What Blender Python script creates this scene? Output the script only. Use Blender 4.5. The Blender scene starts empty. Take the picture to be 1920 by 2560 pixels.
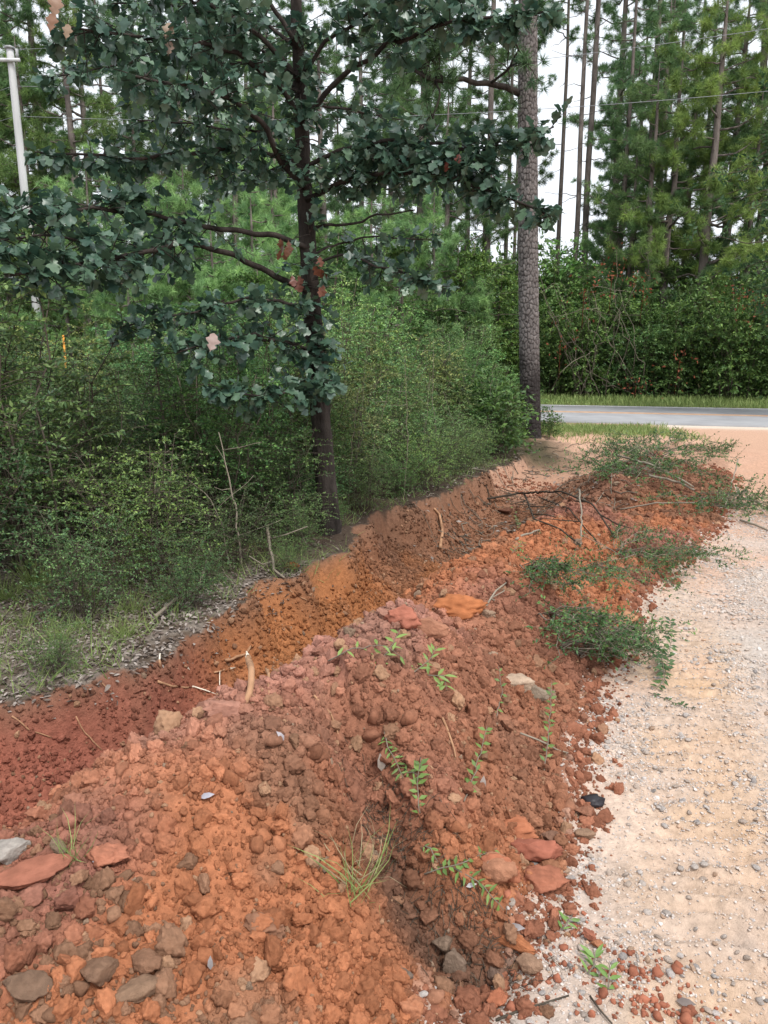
import bpy, bmesh, math, random
import numpy as np
from mathutils import Matrix, Vector

# ------------------------------------------------------------------ camera, sky, sun, exposure
SC = bpy.context.scene
COL = SC.collection
FPX, PITCH, HC = 1876.0, math.radians(11.9), 1.65      # focal length in photo pixels, tilt, eye height
cam_d = bpy.data.cameras.new('camera'); cam = bpy.data.objects.new('camera', cam_d); COL.objects.link(cam)
cam.location = (0, 0, HC); cam.rotation_euler = (math.radians(90) - PITCH, 0, 0)
cam_d.sensor_fit = 'VERTICAL'; cam_d.sensor_height = 36; cam_d.lens = 36 * FPX / 2560
cam_d.clip_start = 0.05; cam_d.clip_end = 3000
SC.camera = cam

SUN_EL, SUN_AZ = 58.0, 150.0        # azimuth clockwise from +Y: behind the camera, to its right
world = bpy.data.worlds.new('World'); SC.world = world; world.use_nodes = True
wn, wl = world.node_tree.nodes, world.node_tree.links
wn.clear()
sky = wn.new('ShaderNodeTexSky'); sky.sky_type = 'NISHITA'; sky.sun_disc = False
sky.sun_elevation = math.radians(SUN_EL); sky.sun_rotation = math.radians(SUN_AZ)
sky.air_density = 1.0; sky.dust_density = 6.0; sky.ozone_density = 1.0
hs = wn.new('ShaderNodeHueSaturation'); hs.inputs['Saturation'].default_value = 0.22
cl = wn.new('ShaderNodeMix'); cl.data_type = 'RGBA'; cl.inputs[0].default_value = 0.6
cl.inputs[7].default_value = (9.0, 9.5, 10.2, 1)       # even cloud cover
bgn = wn.new('ShaderNodeBackground'); bgn.inputs['Strength'].default_value = 0.12
wo = wn.new('ShaderNodeOutputWorld')
wl.new(sky.outputs[0], hs.inputs['Color']); wl.new(hs.outputs[0], cl.inputs[6])
wl.new(cl.outputs[2], bgn.inputs['Color']); wl.new(bgn.outputs[0], wo.inputs['Surface'])
sun_d = bpy.data.lights.new('sun', 'SUN'); sun = bpy.data.objects.new('sun', sun_d); COL.objects.link(sun)
sun_d.energy = 1.5; sun_d.angle = math.radians(11); sun_d.color = (1.0, 0.96, 0.9)
az, el = math.radians(SUN_AZ), math.radians(SUN_EL)
sdir = Vector((math.sin(az) * math.cos(el), math.cos(az) * math.cos(el), math.sin(el)))
sun.rotation_euler = sdir.to_track_quat('Z', 'Y').to_euler(); sun.location = (0, -4, 30)
SC.view_settings.view_transform = 'Standard'; SC.view_settings.look = 'None'
SC.view_settings.exposure = 0.6; SC.view_settings.gamma = 1.0
SC.render.engine = 'CYCLES'
SC.cycles.use_denoising = True
SC.cycles.max_bounces = 6; SC.cycles.diffuse_bounces = 3; SC.cycles.transparent_max_bounces = 4

# ------------------------------------------------------------------ helpers
R = np.random.default_rng(7)
random.seed(7)
CP, SP = math.cos(PITCH), math.sin(PITCH)

def ray(px, py):
    u, v = (px - 960) / FPX, (1280 - py) / FPX
    return np.array([u, CP + v * SP, v * CP - SP])
def G(px, py, z=0.0):                       # where the line of sight meets the level z
    d = ray(px, py); t = (z - HC) / d[2]
    return np.array([d[0] * t, d[1] * t, z])
def W(px, py, Y):                           # at the distance Y (taken from what it stands on)
    d = ray(px, py); t = Y / d[1]
    return np.array([d[0] * t, Y, HC + d[2] * t])
def project(P):
    P = np.asarray(P, float); x, y, z = P[:, 0], P[:, 1], P[:, 2] - HC
    dep = y * CP - z * SP; up = y * SP + z * CP
    dep = np.where(dep < 0.05, 0.05, dep)
    return 960 + FPX * x / dep, 1280 - FPX * up / dep, dep

def _h(ix, iy, iz, s):
    n = (ix * 374761393 + iy * 668265263 + iz * 2147483647 + s * 1274126177) & 0xFFFFFFFF
    n = ((n ^ (n >> 13)) * 1274126177) & 0xFFFFFFFF
    n = ((n ^ (n >> 16)) * 2246822519) & 0xFFFFFFFF
    return ((n ^ (n >> 15)) & 0xFFFFFF) / float(0x7FFFFF) - 1.0
def noise(p, s=0):
    p = np.asarray(p, float)
    if p.shape[1] == 2: p = np.concatenate([p, np.zeros((len(p), 1))], 1)
    i = np.floor(p).astype(np.int64); f = p - i; f = f * f * f * (f * (f * 6 - 15) + 10)
    r = 0
    for dx in (0, 1):
        wx = f[:, 0] if dx else 1 - f[:, 0]
        for dy in (0, 1):
            wy = f[:, 1] if dy else 1 - f[:, 1]
            for dz in (0, 1):
                wz = f[:, 2] if dz else 1 - f[:, 2]
                r = r + wx * wy * wz * _h(i[:, 0] + dx, i[:, 1] + dy, i[:, 2] + dz, s)
    return r
def fbm(p, o=4, s=0, g=0.5):
    p = np.asarray(p, float); a, t, r = 1.0, 0.0, 0
    for k in range(o):
        r = r + a * noise(p * 2 ** k + 17.3 * k, s + k); t += a; a *= g
    return r / t
def sstep(a, b, x):
    t = np.clip((x - a) / (b - a), 0, 1); return t * t * (3 - 2 * t)
def unit(v):
    v = np.asarray(v, float); return v / np.maximum(np.linalg.norm(v, axis=-1, keepdims=True), 1e-9)
def rvec(n=None):
    return unit(R.normal(size=(n, 3) if n else 3))

def gn_scatter(name, P, rot, scl, col, templates, material):
    """one object of many clods: geometry nodes set copies of visible clods on its points"""
    me = bpy.data.meshes.new(name); n = len(P); me.vertices.add(n); me.vertices.foreach_set('co', np.asarray(P, np.float32).ravel())
    for an, ty, key, v in (('rot', 'FLOAT_VECTOR', 'vector', rot), ('scl', 'FLOAT', 'value', scl), ('col', 'FLOAT_COLOR', 'color', np.c_[col, np.ones(n)])):
        at = me.attributes.new(an, ty, 'POINT'); at.data.foreach_set(key, np.asarray(v, np.float32).ravel())
    me.materials.append(material); o = bpy.data.objects.new(name, me); COL.objects.link(o)
    ng = bpy.data.node_groups.new(name, 'GeometryNodeTree'); ng.interface.new_socket('Geometry', in_out='INPUT', socket_type='NodeSocketGeometry'); ng.interface.new_socket('Geometry', in_out='OUTPUT', socket_type='NodeSocketGeometry')
    N, L = ng.nodes, ng.links; gi, go = N.new('NodeGroupInput'), N.new('NodeGroupOutput')
    ip = N.new('GeometryNodeInstanceOnPoints'); ip.inputs['Pick Instance'].default_value = True; gti = N.new('GeometryNodeGeometryToInstance')
    for t in reversed(templates):
        oi = N.new('GeometryNodeObjectInfo'); oi.transform_space = 'ORIGINAL'; oi.inputs['Object'].default_value = t; oi.inputs['As Instance'].default_value = False
        sm = N.new('GeometryNodeSetMaterial'); sm.inputs['Material'].default_value = material; L.new(oi.outputs['Geometry'], sm.inputs['Geometry']); L.new(sm.outputs[0], gti.inputs[0])
    def named(nm, ty):
        x = N.new('GeometryNodeInputNamedAttribute'); x.data_type = ty; x.inputs['Name'].default_value = nm; return x.outputs['Attribute']
    L.new(gi.outputs[0], ip.inputs['Points']); L.new(gti.outputs[0], ip.inputs['Instance']); L.new(named('scl', 'FLOAT'), ip.inputs['Scale'])
    er = N.new('FunctionNodeEulerToRotation'); L.new(named('rot', 'FLOAT_VECTOR'), er.inputs[0]); L.new(er.outputs[0], ip.inputs['Rotation'])
    L.new(ip.outputs[0], go.inputs[0]); md = o.modifiers.new('scatter', 'NODES'); md.node_group = ng
    return o

def build_mesh(name, V, F, mats, attrs=None, smooth=False, midx=None):
    V = np.asarray(V, np.float32).reshape(-1, 3); F = np.asarray(F, np.int32)
    me = bpy.data.meshes.new(name); k = F.shape[1]; n = len(F)
    me.vertices.add(len(V)); me.vertices.foreach_set('co', V.ravel())
    me.loops.add(n * k); me.loops.foreach_set('vertex_index', F.ravel())
    me.polygons.add(n)
    me.polygons.foreach_set('loop_start', np.arange(0, n * k, k, dtype=np.int32))
    try: me.polygons.foreach_set('loop_total', np.full(n, k, dtype=np.int32))
    except Exception: pass
    if not isinstance(mats, (list, tuple)): mats = [mats]
    for m in mats: me.materials.append(m)
    if midx is not None: me.polygons.foreach_set('material_index', np.asarray(midx, np.int32))
    if smooth: me.polygons.foreach_set('use_smooth', np.ones(n, dtype=bool))
    for an, av in (attrs or {}).items():
        av = np.asarray(av, np.float32)
        if av.ndim == 1:
            a = me.attributes.new(an, 'FLOAT', 'POINT'); a.data.foreach_set('value', av)
        else:
            a = me.attributes.new(an, 'FLOAT_COLOR', 'POINT')
            if av.shape[1] == 3: av = np.concatenate([av, np.ones((len(av), 1), np.float32)], 1)
            a.data.foreach_set('color', av.ravel())
    me.update(calc_edges=True); me.validate(verbose=False)
    return me
def link(name, data, parent=None, world_space=False):
    o = bpy.data.objects.new(name, data); COL.objects.link(o)
    if parent is not None:
        o.parent = parent
        if world_space: o.matrix_parent_inverse = Matrix.Translation(parent.location).inverted() if parent.type == 'EMPTY' else Matrix()
    return o
def tag(o, label=None, cat=None, group=None, kind=None):
    if label: o['label'] = label
    if cat: o['category'] = cat
    if group: o['group'] = group
    if kind: o['kind'] = kind
    return o
def empty(name, loc=(0, 0, 0)):
    o = bpy.data.objects.new(name, None); COL.objects.link(o); o.location = tuple(float(c) for c in loc); o.empty_display_size = .2
    return o
def copy_tree(root):
    r = root.copy(); COL.objects.link(r)
    for ch in root.children:
        c = ch.copy(); COL.objects.link(c); c.parent = r
        for g in ch.children:
            d = g.copy(); COL.objects.link(d); d.parent = c
    return r

class Geo:                                   # collects triangles for ONE mesh
    def __init__(s): s.v, s.f, s.c, s.n = [], [], [], 0
    def add(s, V, F, rnd=0.5):
        V = np.asarray(V, float).reshape(-1, 3); F = np.asarray(F, int).reshape(-1, 3)
        s.v.append(V); s.f.append(F + s.n); s.n += len(V)
        s.c.append(np.full(len(V), rnd) if np.isscalar(rnd) else np.asarray(rnd, float))
    def tube(s, pts, rad, sides=6, rnd=0.5, cap=True):
        pts = np.asarray(pts, float); n = len(pts)
        rad = np.full(n, rad) if np.isscalar(rad) else np.asarray(rad, float)
        t = unit(np.gradient(pts, axis=0))
        ref = np.array([0, 0, 1.0]) if abs(t[:, 2]).mean() < .8 else np.array([1.0, 0, 0])
        a = unit(np.cross(t, ref)); b = np.cross(t, a)
        ang = np.linspace(0, 2 * math.pi, sides, endpoint=False)
        V = pts[:, None] + rad[:, None, None] * (np.cos(ang)[None, :, None] * a[:, None] + np.sin(ang)[None, :, None] * b[:, None])
        i = np.arange(n - 1)[:, None] * sides; j = np.arange(sides)[None]; j2 = (j + 1) % sides
        q = np.stack([i + j, i + j2, i + sides + j2, i + sides + j], -1).reshape(-1, 4)
        F = np.concatenate([q[:, [0, 2, 1]], q[:, [0, 3, 2]]])
        V = V.reshape(-1, 3)
        if cap:
            V = np.concatenate([V, pts[:1], pts[-1:]])
            k = np.arange(sides); e = (n - 1) * sides
            F = np.concatenate([F, np.stack([k, (k + 1) % sides, np.full(sides, n * sides)], 1),
                                np.stack([e + (k + 1) % sides, e + k, np.full(sides, n * sides + 1)], 1)])
        s.add(V, F, rnd)
    def scatter(s, TV, TF, P, M, S, rnd):    # copies of a small template: positions, 3x3 frames, sizes, tint
        P = np.asarray(P, float); N = len(P)
        if N == 0: return
        TV = np.asarray(TV, float); TF = np.asarray(TF, int)
        S = np.asarray(S, float); S = S[:, None] if S.ndim == 1 else S
        L = TV[None] * S[:, None, :]
        V = np.einsum('nij,nkj->nki', M, L) + P[:, None]
        F = TF[None] + (np.arange(N) * len(TV))[:, None, None]
        rnd = np.asarray(rnd, float)
        s.v.append(V.reshape(-1, 3)); s.f.append(F.reshape(-1, 3) + s.n); s.n += N * len(TV)
        s.c.append(np.repeat(rnd, len(TV), axis=0))
    def mesh(s, name, mat, smooth=False, attr='rnd'):
        return build_mesh(name, np.concatenate(s.v), np.concatenate(s.f), mat, {attr: np.concatenate(s.c)}, smooth)

def frames(ax, nrm):                          # columns: along, side, normal
    ax = unit(ax); z = unit(nrm - (nrm * ax).sum(-1, keepdims=True) * ax); y = np.cross(z, ax)
    return np.stack([ax, y, z], -1)
def rand_frames(n):
    return frames(rvec(n), rvec(n))
def resample(pts, step):
    pts = np.asarray(pts, float); d = np.r_[0, np.cumsum(np.linalg.norm(np.diff(pts, axis=0), axis=1))]
    n = max(3, int(d[-1] / step) + 1); u = np.linspace(0, d[-1], n)
    return np.stack([np.interp(u, d, pts[:, k]) for k in range(3)], 1)
def wiggle(pts, amp, freq, seed=0):
    pts = np.asarray(pts, float).copy()
    t = np.linspace(0, 1, len(pts)); w = np.sin(np.pi * np.clip(t * 1.2, 0, 1))[:, None] * .7 + .3 * t[:, None]
    o = np.stack([noise(np.stack([np.arange(len(pts)) * freq, np.full(len(pts), 3.1 * k + seed), np.zeros(len(pts))], 1), 5) for k in range(3)], 1)
    return pts + o * amp * w

# ------------------------------------------------------------------ materials
def mat(name, src, c1=None, c2=None, rough=.9, nscale=8.0, var=.25, bump=0.0, bscale=60.0, trans=0.0, spec=.3, bump2=0.0, bscale2=10., bd=1.0, squash=None):
    """src: 'const' (c1 to c2 by noise), 'rnd' (c1 to c2 by the rnd attribute), 'col' (col attribute), 'obj' (object colour), 'objrnd' (rnd ramp times object colour)"""
    m = bpy.data.materials.new(name); m.use_nodes = True; nt = m.node_tree; N, L = nt.nodes, nt.links
    b = N['Principled BSDF']; out = N['Material Output']
    geo = N.new('ShaderNodeTexCoord'); vec = geo.outputs['Object']
    if squash:
        mp = N.new('ShaderNodeMapping'); mp.inputs['Scale'].default_value = squash; L.new(vec, mp.inputs[0]); vec = mp.outputs[0]
    nz = N.new('ShaderNodeTexNoise'); nz.inputs['Scale'].default_value = nscale; nz.inputs['Detail'].default_value = 5; L.new(vec, nz.inputs['Vector'])
    def mix(fac, a, bcol, mode='MIX'):
        x = N.new('ShaderNodeMix'); x.data_type = 'RGBA'; x.blend_type = mode
        for sock, val in ((x.inputs[0], fac), (x.inputs[6], a), (x.inputs[7], bcol)):
            if hasattr(val, 'is_linked') or hasattr(val, 'links'): L.new(val, sock)
            else: sock.default_value = val if isinstance(val, float) else (*val, 1) if len(val) == 3 else val
        return x.outputs[2]
    if src == 'const': col = mix(nz.outputs[0], c1, c2 or c1)
    elif src in ('rnd', 'objrnd'):
        at = N.new('ShaderNodeAttribute'); at.attribute_name = 'rnd'
        col = mix(at.outputs['Fac'], c1, c2)
        if src == 'objrnd':
            oi = N.new('ShaderNodeObjectInfo'); col = mix(1.0, col, oi.outputs['Color'], 'MULTIPLY')
    elif src == 'inst':
        at = N.new('ShaderNodeAttribute'); at.attribute_type = 'INSTANCER'; at.attribute_name = 'col'; col = at.outputs['Color']
    elif src == 'col':
        at = N.new('ShaderNodeAttribute'); at.attribute_name = 'col'; col = at.outputs['Color']
    else:
        oi = N.new('ShaderNodeObjectInfo'); col = oi.outputs['Color']
    if var > 0:
        mr = N.new('ShaderNodeMapRange'); mr.inputs['From Min'].default_value = .25; mr.inputs['From Max'].default_value = .75
        mr.inputs['To Min'].default_value = 1 - var; mr.inputs['To Max'].default_value = 1 + var
        L.new(nz.outputs[0], mr.inputs[0])
        vm = N.new('ShaderNodeVectorMath'); vm.operation = 'SCALE'; L.new(col, vm.inputs[0]); L.new(mr.outputs[0], vm.inputs['Scale']); col = vm.outputs[0]
    L.new(col, b.inputs['Base Color'])
    b.inputs['Roughness'].default_value = rough; b.inputs['Specular IOR Level'].default_value = spec
    prev = None
    for st, scv in ((bump2, bscale2), (bump, bscale)):
        if st:
            n2 = N.new('ShaderNodeTexNoise'); n2.inputs['Scale'].default_value = scv; n2.inputs['Detail'].default_value = 6; n2.inputs['Roughness'].default_value = .65; L.new(vec, n2.inputs['Vector'])
            bp = N.new('ShaderNodeBump'); bp.inputs['Strength'].default_value = st; bp.inputs['Distance'].default_value = .6 / scv * bd
            L.new(n2.outputs[0], bp.inputs['Height'])
            if prev: L.new(prev, bp.inputs['Normal'])
            prev = bp.outputs[0]
    if prev: L.new(prev, b.inputs['Normal'])
    if trans:
        tr = N.new('ShaderNodeBsdfTranslucent'); L.new(col, tr.inputs['Color'])
        ms = N.new('ShaderNodeMixShader'); ms.inputs[0].default_value = trans
        L.new(b.outputs[0], ms.inputs[1]); L.new(tr.outputs[0], ms.inputs[2]); L.new(ms.outputs[0], out.inputs['Surface'])
    return m

M = {}
M['ground'] = mat('soil_and_gravel', 'col', rough=.95, nscale=34, var=.24, bump=.9, bscale=95, bump2=.6, bscale2=26, spec=.12)
M['mound'] = mat('clay_soil', 'col', rough=.95, nscale=40, var=.3, bump=1.0, bscale=120, bump2=.8, bscale2=40, spec=.1)
M['clod'] = mat('clay_clod', 'obj', rough=.95, nscale=2.6, var=.24, bump=1.0, bscale=7, spec=.1, bd=.035)
M['clods'] = mat('clay_crumbs', 'col', rough=.95, nscale=60, var=.2, bump=.5, bscale=200, spec=.1)
M['stone'] = mat('rock', 'obj', rough=.9, nscale=2.4, var=.25, bump=1.0, bscale=6, spec=.06, bd=.06)
M['clods_inst'] = mat('clay_clods_many', 'inst', rough=.95, nscale=2.6, var=.26, bump=1.0, bscale=6, spec=.1, bd=.022)
M['gravel_inst'] = mat('gravel_chips', 'inst', rough=.85, nscale=2.0, var=.15, bump=.4, bscale=5, spec=.2, bd=.008)
M['gravels'] = mat('gravel_stone', 'col', rough=.8, nscale=90, var=.15, spec=.25)
M['oakleaf'] = mat('oak_leaf', 'rnd', (.036, .084, .060), (.115, .195, .115), rough=.38, var=.12, nscale=14, trans=.22, spec=.65)
M['oakleaf_obj'] = mat('oak_leaf_single', 'obj', rough=.38, var=.14, nscale=1.5, trans=.22, spec=.65)
M['shrub'] = mat('shrub_leaf', 'objrnd', (.036, .084, .032), (.175, .275, .082), rough=.5, var=.1, trans=.25, spec=.4)
M['hedge'] = mat('thicket_leaf', 'objrnd', (.036, .088, .032), (.18, .285, .085), rough=.5, var=.1, trans=.25, spec=.35)
M['needle'] = mat('pine_needle', 'objrnd', (.046, .110, .054), (.215, .32, .125), rough=.55, var=.08, trans=.22, spec=.3)  # brightened: haze over the distant pines is put into the needle colour
M['grass'] = mat('grass_blade', 'rnd', (.11, .19, .05), (.32, .39, .14), rough=.6, var=.08, trans=.25, spec=.25)
M['oakbark'] = mat('oak_bark', 'const', (.014, .012, .011), (.075, .062, .054), rough=.95, nscale=10, var=.35, bump=1.0, bscale=26, squash=(1, 1, .28), spec=.1)
M['pinebark'] = mat('pine_bark_plates', 'rnd', (.030, .026, .025), (.19, .17, .163), rough=.95, nscale=30, var=.25, bump=.6, bscale=70, spec=.1)
M['farbark'] = mat('far_pine_bark', 'const', (.075, .062, .055), (.23, .195, .175), rough=.95, nscale=5, var=.3, bump=1.0, bscale=9, squash=(1, 1, .35), spec=.1)
M['twig'] = mat('twig_bark', 'rnd', (.05, .04, .03), (.27, .23, .18), rough=.9, nscale=20, var=.2, spec=.15)
M['pole'] = mat('weathered_pole', 'const', (.42, .42, .42), (.66, .66, .66), rough=.9, nscale=5, var=.12, bump=.3, bscale=12, squash=(1, 1, .1))
M['metal'] = mat('galvanised_metal', 'const', (.25, .26, .27), (.4, .4, .41), rough=.5)
M['wire'] = mat('wire', 'const', (.22, .23, .25), (.28, .29, .31), rough=.5, var=0)
M['asphalt'] = mat('asphalt', 'const', (.27, .272, .282), (.34, .342, .35), rough=.85, nscale=1.2, var=.12, bump=.3, bscale=160, spec=.2)
M['yellow'] = mat('faded_yellow_paint', 'const', (.55, .30, .16), (.46, .30, .19), rough=.8, nscale=6, var=.2)
M['white'] = mat('faded_white_paint', 'const', (.55, .55, .54), (.42, .42, .42), rough=.8, nscale=6, var=.2)
M['orange'] = mat('orange_marker', 'const', (.62, .24, .03), (.7, .3, .04), rough=.6, var=.1)
M['root'] = mat('root_bark', 'const', (.30, .155, .085), (.44, .26, .15), rough=.9, nscale=16, var=.25, bump=.4, bscale=60)
M['wood'] = mat('torn_white_wood', 'const', (.82, .74, .58), (.9, .84, .72), rough=.8, nscale=30, var=.1)
M['drygrass'] = mat('dry_grass', 'rnd', (.20, .15, .085), (.42, .36, .22), rough=.8, var=.15, trans=.1)
M['litter'] = mat('dry_leaf', 'rnd', (.10, .072, .056), (.38, .33, .295), rough=.85, var=.2, nscale=20, trans=.05)
M['litter_obj'] = mat('dry_leaf_single', 'obj', rough=.8, var=.2, nscale=2, trans=.05)
M['deadred'] = mat('dead_red_leaf', 'rnd', (.16, .05, .025), (.30, .09, .045), rough=.7, var=.1, trans=.2)
M['black'] = mat('black_wet_leaf', 'const', (.014, .012, .014), (.03, .026, .03), rough=.45)

# ------------------------------------------------------------------ shape of the ground
def polyd(P, L):
    """signed distance to an open polyline (positive on its left side)"""
    P = P[:, :2]; best = np.full(len(P), 1e9); sg = np.ones(len(P))
    for a, b in zip(L[:-1], L[1:]):
        a, b = np.asarray(a[:2], float), np.asarray(b[:2], float); d = b - a
        t = np.clip(((P - a) @ d) / (d @ d), 0, 1); q = P - (a + t[:, None] * d)
        dd = np.hypot(q[:, 0], q[:, 1]); cr = d[0] * (P[:, 1] - a[1]) - d[1] * (P[:, 0] - a[0])
        k = dd < best - 1e-9; best = np.where(k, dd, best); sg = np.where(k, np.sign(cr), sg)
    return best * sg

BANK_PX = [(0, 1747), (133, 1724), (301, 1672), (405, 1622), (503, 1568), (579, 1504), (636, 1468), (746, 1440), (868, 1394), (903, 1325), (960, 1279), (1076, 1250), (1220, 1178), (1307, 1140), (1365, 1112)]
BANK = [np.array([-6.0, -2.4, .05]), np.array([-3.4, 1.15, .05])] + [G(x, y, .05) for x, y in BANK_PX] + [G(1385, 1085, 0)]
FOOT_PX = [(1116, 2550), (1140, 2500), (1250, 2450), (1310, 2390), (1320, 2310), (1377, 2230), (1385, 2151), (1430, 2076), (1440, 1960), (1445, 1863), (1480, 1810), (1480, 1747), (1490, 1678), (1540, 1640), (1570, 1585), (1580, 1504), (1640, 1440), (1720, 1390), (1800, 1300), (1830, 1200), (1800, 1120), (1700, 1085), (1600, 1085)]
FOOT = [np.array([-1.2, -1.2, 0]), np.array([-.35, .2, 0]), np.array([-.02, 1.1, 0])] + [G(x, y, 0) for x, y in FOOT_PX]
CREST = [np.array([-2.6, -.5, .34]), np.array([-1.7, .75, .38])] + [G(x, y, z) for x, y, z in
         [(0, 2120, .42), (250, 1920, .47), (560, 1738, .52), (800, 1610, .55), (1010, 1515, .60), (1085, 1440, .40), (1130, 1395, .42), (1250, 1345, .42), (1330, 1300, .36), (1430, 1247, .36), (1530, 1190, .32), (1640, 1130, .42), (1700, 1105, .25)]]
def crest_pt(s):
    C = np.array(CREST); d = np.r_[0, np.cumsum(np.linalg.norm(np.diff(C[:, :2], axis=0), axis=1))]
    return np.array([np.interp(s, d, C[:, k]) for k in range(2)])
CL = sum(np.linalg.norm(np.diff(np.array(CREST)[:, :2], axis=0), axis=1))
ctrl = [(*p[:2], p[2]) for p in CREST] + [(p[0], p[1], 0.0) for p in FOOT]
for p in FOOT[:18]:
    ctrl += [(p[0] + .35, p[1] - .12, 0), (p[0] + 1.2, p[1] - .4, 0)]
for k in np.linspace(0.3, CL - 1.0, 22):
    c = crest_pt(k); b = np.array(BANK)[:, :2]
    # nearest bank point
    bb = resample(np.c_[b, np.zeros(len(b))], .05)[:, :2]
    q = bb[np.argmin(np.hypot(*(bb - c).T))]
    dep = -.66 * (1 - .72 * sstep(CL * .5, CL * .95, k))
    m = c + (q - c) * .62; ctrl.append((m[0], m[1], dep * .95))
    m = c + (q - c) * .86; ctrl.append((m[0], m[1], dep * .85))
    ctrl.append((q[0], q[1], -.10)); m = c + (q - c) * 1.3; ctrl.append((m[0], m[1], 0.05))
for gx in np.linspace(-14, 14, 8):
    for gy in (-8, -3, 14, 20, 30, 45):
        ctrl.append((gx, gy, 0))
for gx in (2.5, 4, 6, 9):
    for gy in (0, 2, 4, 6, 8, 10): ctrl.append((gx, gy, 0))
for gx in (-9, -6, -4, -3, -1.5):
    for gy in (6, 8, 11): ctrl.append((gx, gy, .05))
C = np.array(ctrl); Cx = C[:, :2]
D = np.linalg.norm(Cx[:, None] - Cx[None], axis=2)
WT = np.linalg.solve(D + np.eye(len(C)) * .006, C[:, 2])
HOLE = G(1490, 1102, 0)[:2]; SAND = G(1540, 2030, 0)[:2]        # ditch head; bare sand patch on the drive
TRACK = [G(1830, 2600), G(1800, 2350), G(1770, 2050), G(1735, 1800), G(1690, 1560), G(1650, 1420)]

GULLY = [G(900, 1800, .45), G(955, 1960, .36), G(985, 2080, .28), G(1060, 2230, .2), G(1180, 2370, .06), G(1270, 2460, 0)]
GULLY = GULLY[::-1]
def bank_jit(Q): return .15 * fbm(Q * 2.3, 3, 3) + .06 * noise(Q * 8, 8)
def surf(x, y, fine=True):
    """height of the ground with trench and mound"""
    P = np.stack([np.asarray(x, float).ravel(), np.asarray(y, float).ravel()], 1)
    z = np.zeros(len(P)); near = (P[:, 1] < 16) & (P[:, 1] > -4) & (np.abs(P[:, 0]) < 9)
    Q = P[near]; zz = np.zeros(len(Q))
    for a in range(0, len(Q), 20000):
        zz[a:a + 20000] = np.linalg.norm(Q[a:a + 20000, None] - Cx[None], axis=2) @ WT
    fade = (1 - sstep(12, 16, Q[:, 1])) * (1 - sstep(6, 9, np.abs(Q[:, 0]))) * sstep(-4, -2, Q[:, 1])
    zz *= fade
    db = polyd(Q, BANK); jit = bank_jit(Q)
    m = sstep(-.13, .015, db + jit)
    lvl = .05 + .05 * fbm(Q * .9, 3, 11) + .02 * fbm(Q * 5, 2, 12)
    lvl = lvl * (1 - sstep(9, 13, Q[:, 1]) * .7)
    df = polyd(Q, FOOT)                         # positive: mound and trench side
    clay = sstep(-.1, .12, df + .06 * fbm(Q * 4, 2, 21)) * (1 - m) * (1 - sstep(10.6, 12.4, Q[:, 1]))
    rough = .055 * fbm(Q * 2.3, 3, 31)
    if fine:
        bl = np.abs(noise(Q * 9, 41)) * .6 + np.abs(noise(Q * 19, 42)) * .4 + np.abs(noise(Q * 41, 43)) * .2
        rough = rough + .045 * (bl - .35)
    zz = zz + clay * rough
    gd = polyd(Q, GULLY); near_ = np.exp(-((Q[:, 1] - 2.35) / .75) ** 4)        # gully between the two spoil heaps
    zz = zz + clay * near_ * (-.15 * np.exp(-(gd / .10) ** 2) + .10 * np.exp(-((gd + .22) / .16) ** 2) + .05 * np.exp(-((gd - .26) / .17) ** 2))
    zz = zz * (1 - m) + lvl * m
    if fine:
        wall = np.exp(-((db + .16) / .16) ** 2) * (Q[:, 1] < 10)
        zz = zz + wall * (.06 * fbm(Q * np.array([7.0, 7.0]), 3, 33) + .05 * np.abs(noise(Q * 17, 34)) - .03)
    # drive: slight unevenness, tyre treads
    flat = (1 - clay) * (1 - m)
    zz += flat * (.018 * fbm(Q * 1.1, 3, 51) + (.006 * fbm(Q * 11, 3, 52) if fine else 0))
    dt = polyd(Q, TRACK); w = np.exp(-(dt / .21) ** 4) * flat * sstep(1.0, 1.6, Q[:, 1]) * (1 - sstep(4.2, 6, Q[:, 1]))
    ph = (Q[:, 1] * 1.0 + Q[:, 0] * .22 + .11 * fbm(Q * 2.2, 3, 61)) * 2 * math.pi / .115
    zz += w * (-.016 + .024 * np.sin(ph) * (.75 + .5 * noise(Q * 3, 62)) + .006 * noise(Q * 14, 63))
    dt2 = polyd(Q, [p + np.array([.42, .05, 0]) for p in TRACK]); w2 = np.exp(-(dt2 / .14) ** 4) * flat * (1 - sstep(4.2, 6, Q[:, 1]))
    zz += w2 * (-.009 + .014 * np.sin(ph * .93) * (.6 + .6 * noise(Q * 3, 64)))
    hd = np.hypot((Q[:, 0] - HOLE[0]) / 1.0, (Q[:, 1] - HOLE[1]) / 1.1)
    zz += np.exp(-((hd - .9) / 1.6) ** 2) * .05 * fbm(Q * 4, 3, 82)
    zz += -.36 * np.exp(-(hd / .62) ** 2) + (.07 + .05 * fbm(Q * 3, 3, 81)) * np.exp(-((hd - 1.25) / .4) ** 2) * (Q[:, 1] < HOLE[1] + .6)
    zz *= 1
    z[near] = zz
    far = ~near
    z[far] = .02 * fbm(P[far] * .4, 2, 71)
    # roadside: flat under the road
    rn = (P - RO) @ RN
    z = np.where((rn > -.6), z * sstep(-.6, -2.0, rn), z)
    z = z + .9 * sstep(14, 60, rn) - .0
    return z
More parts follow.
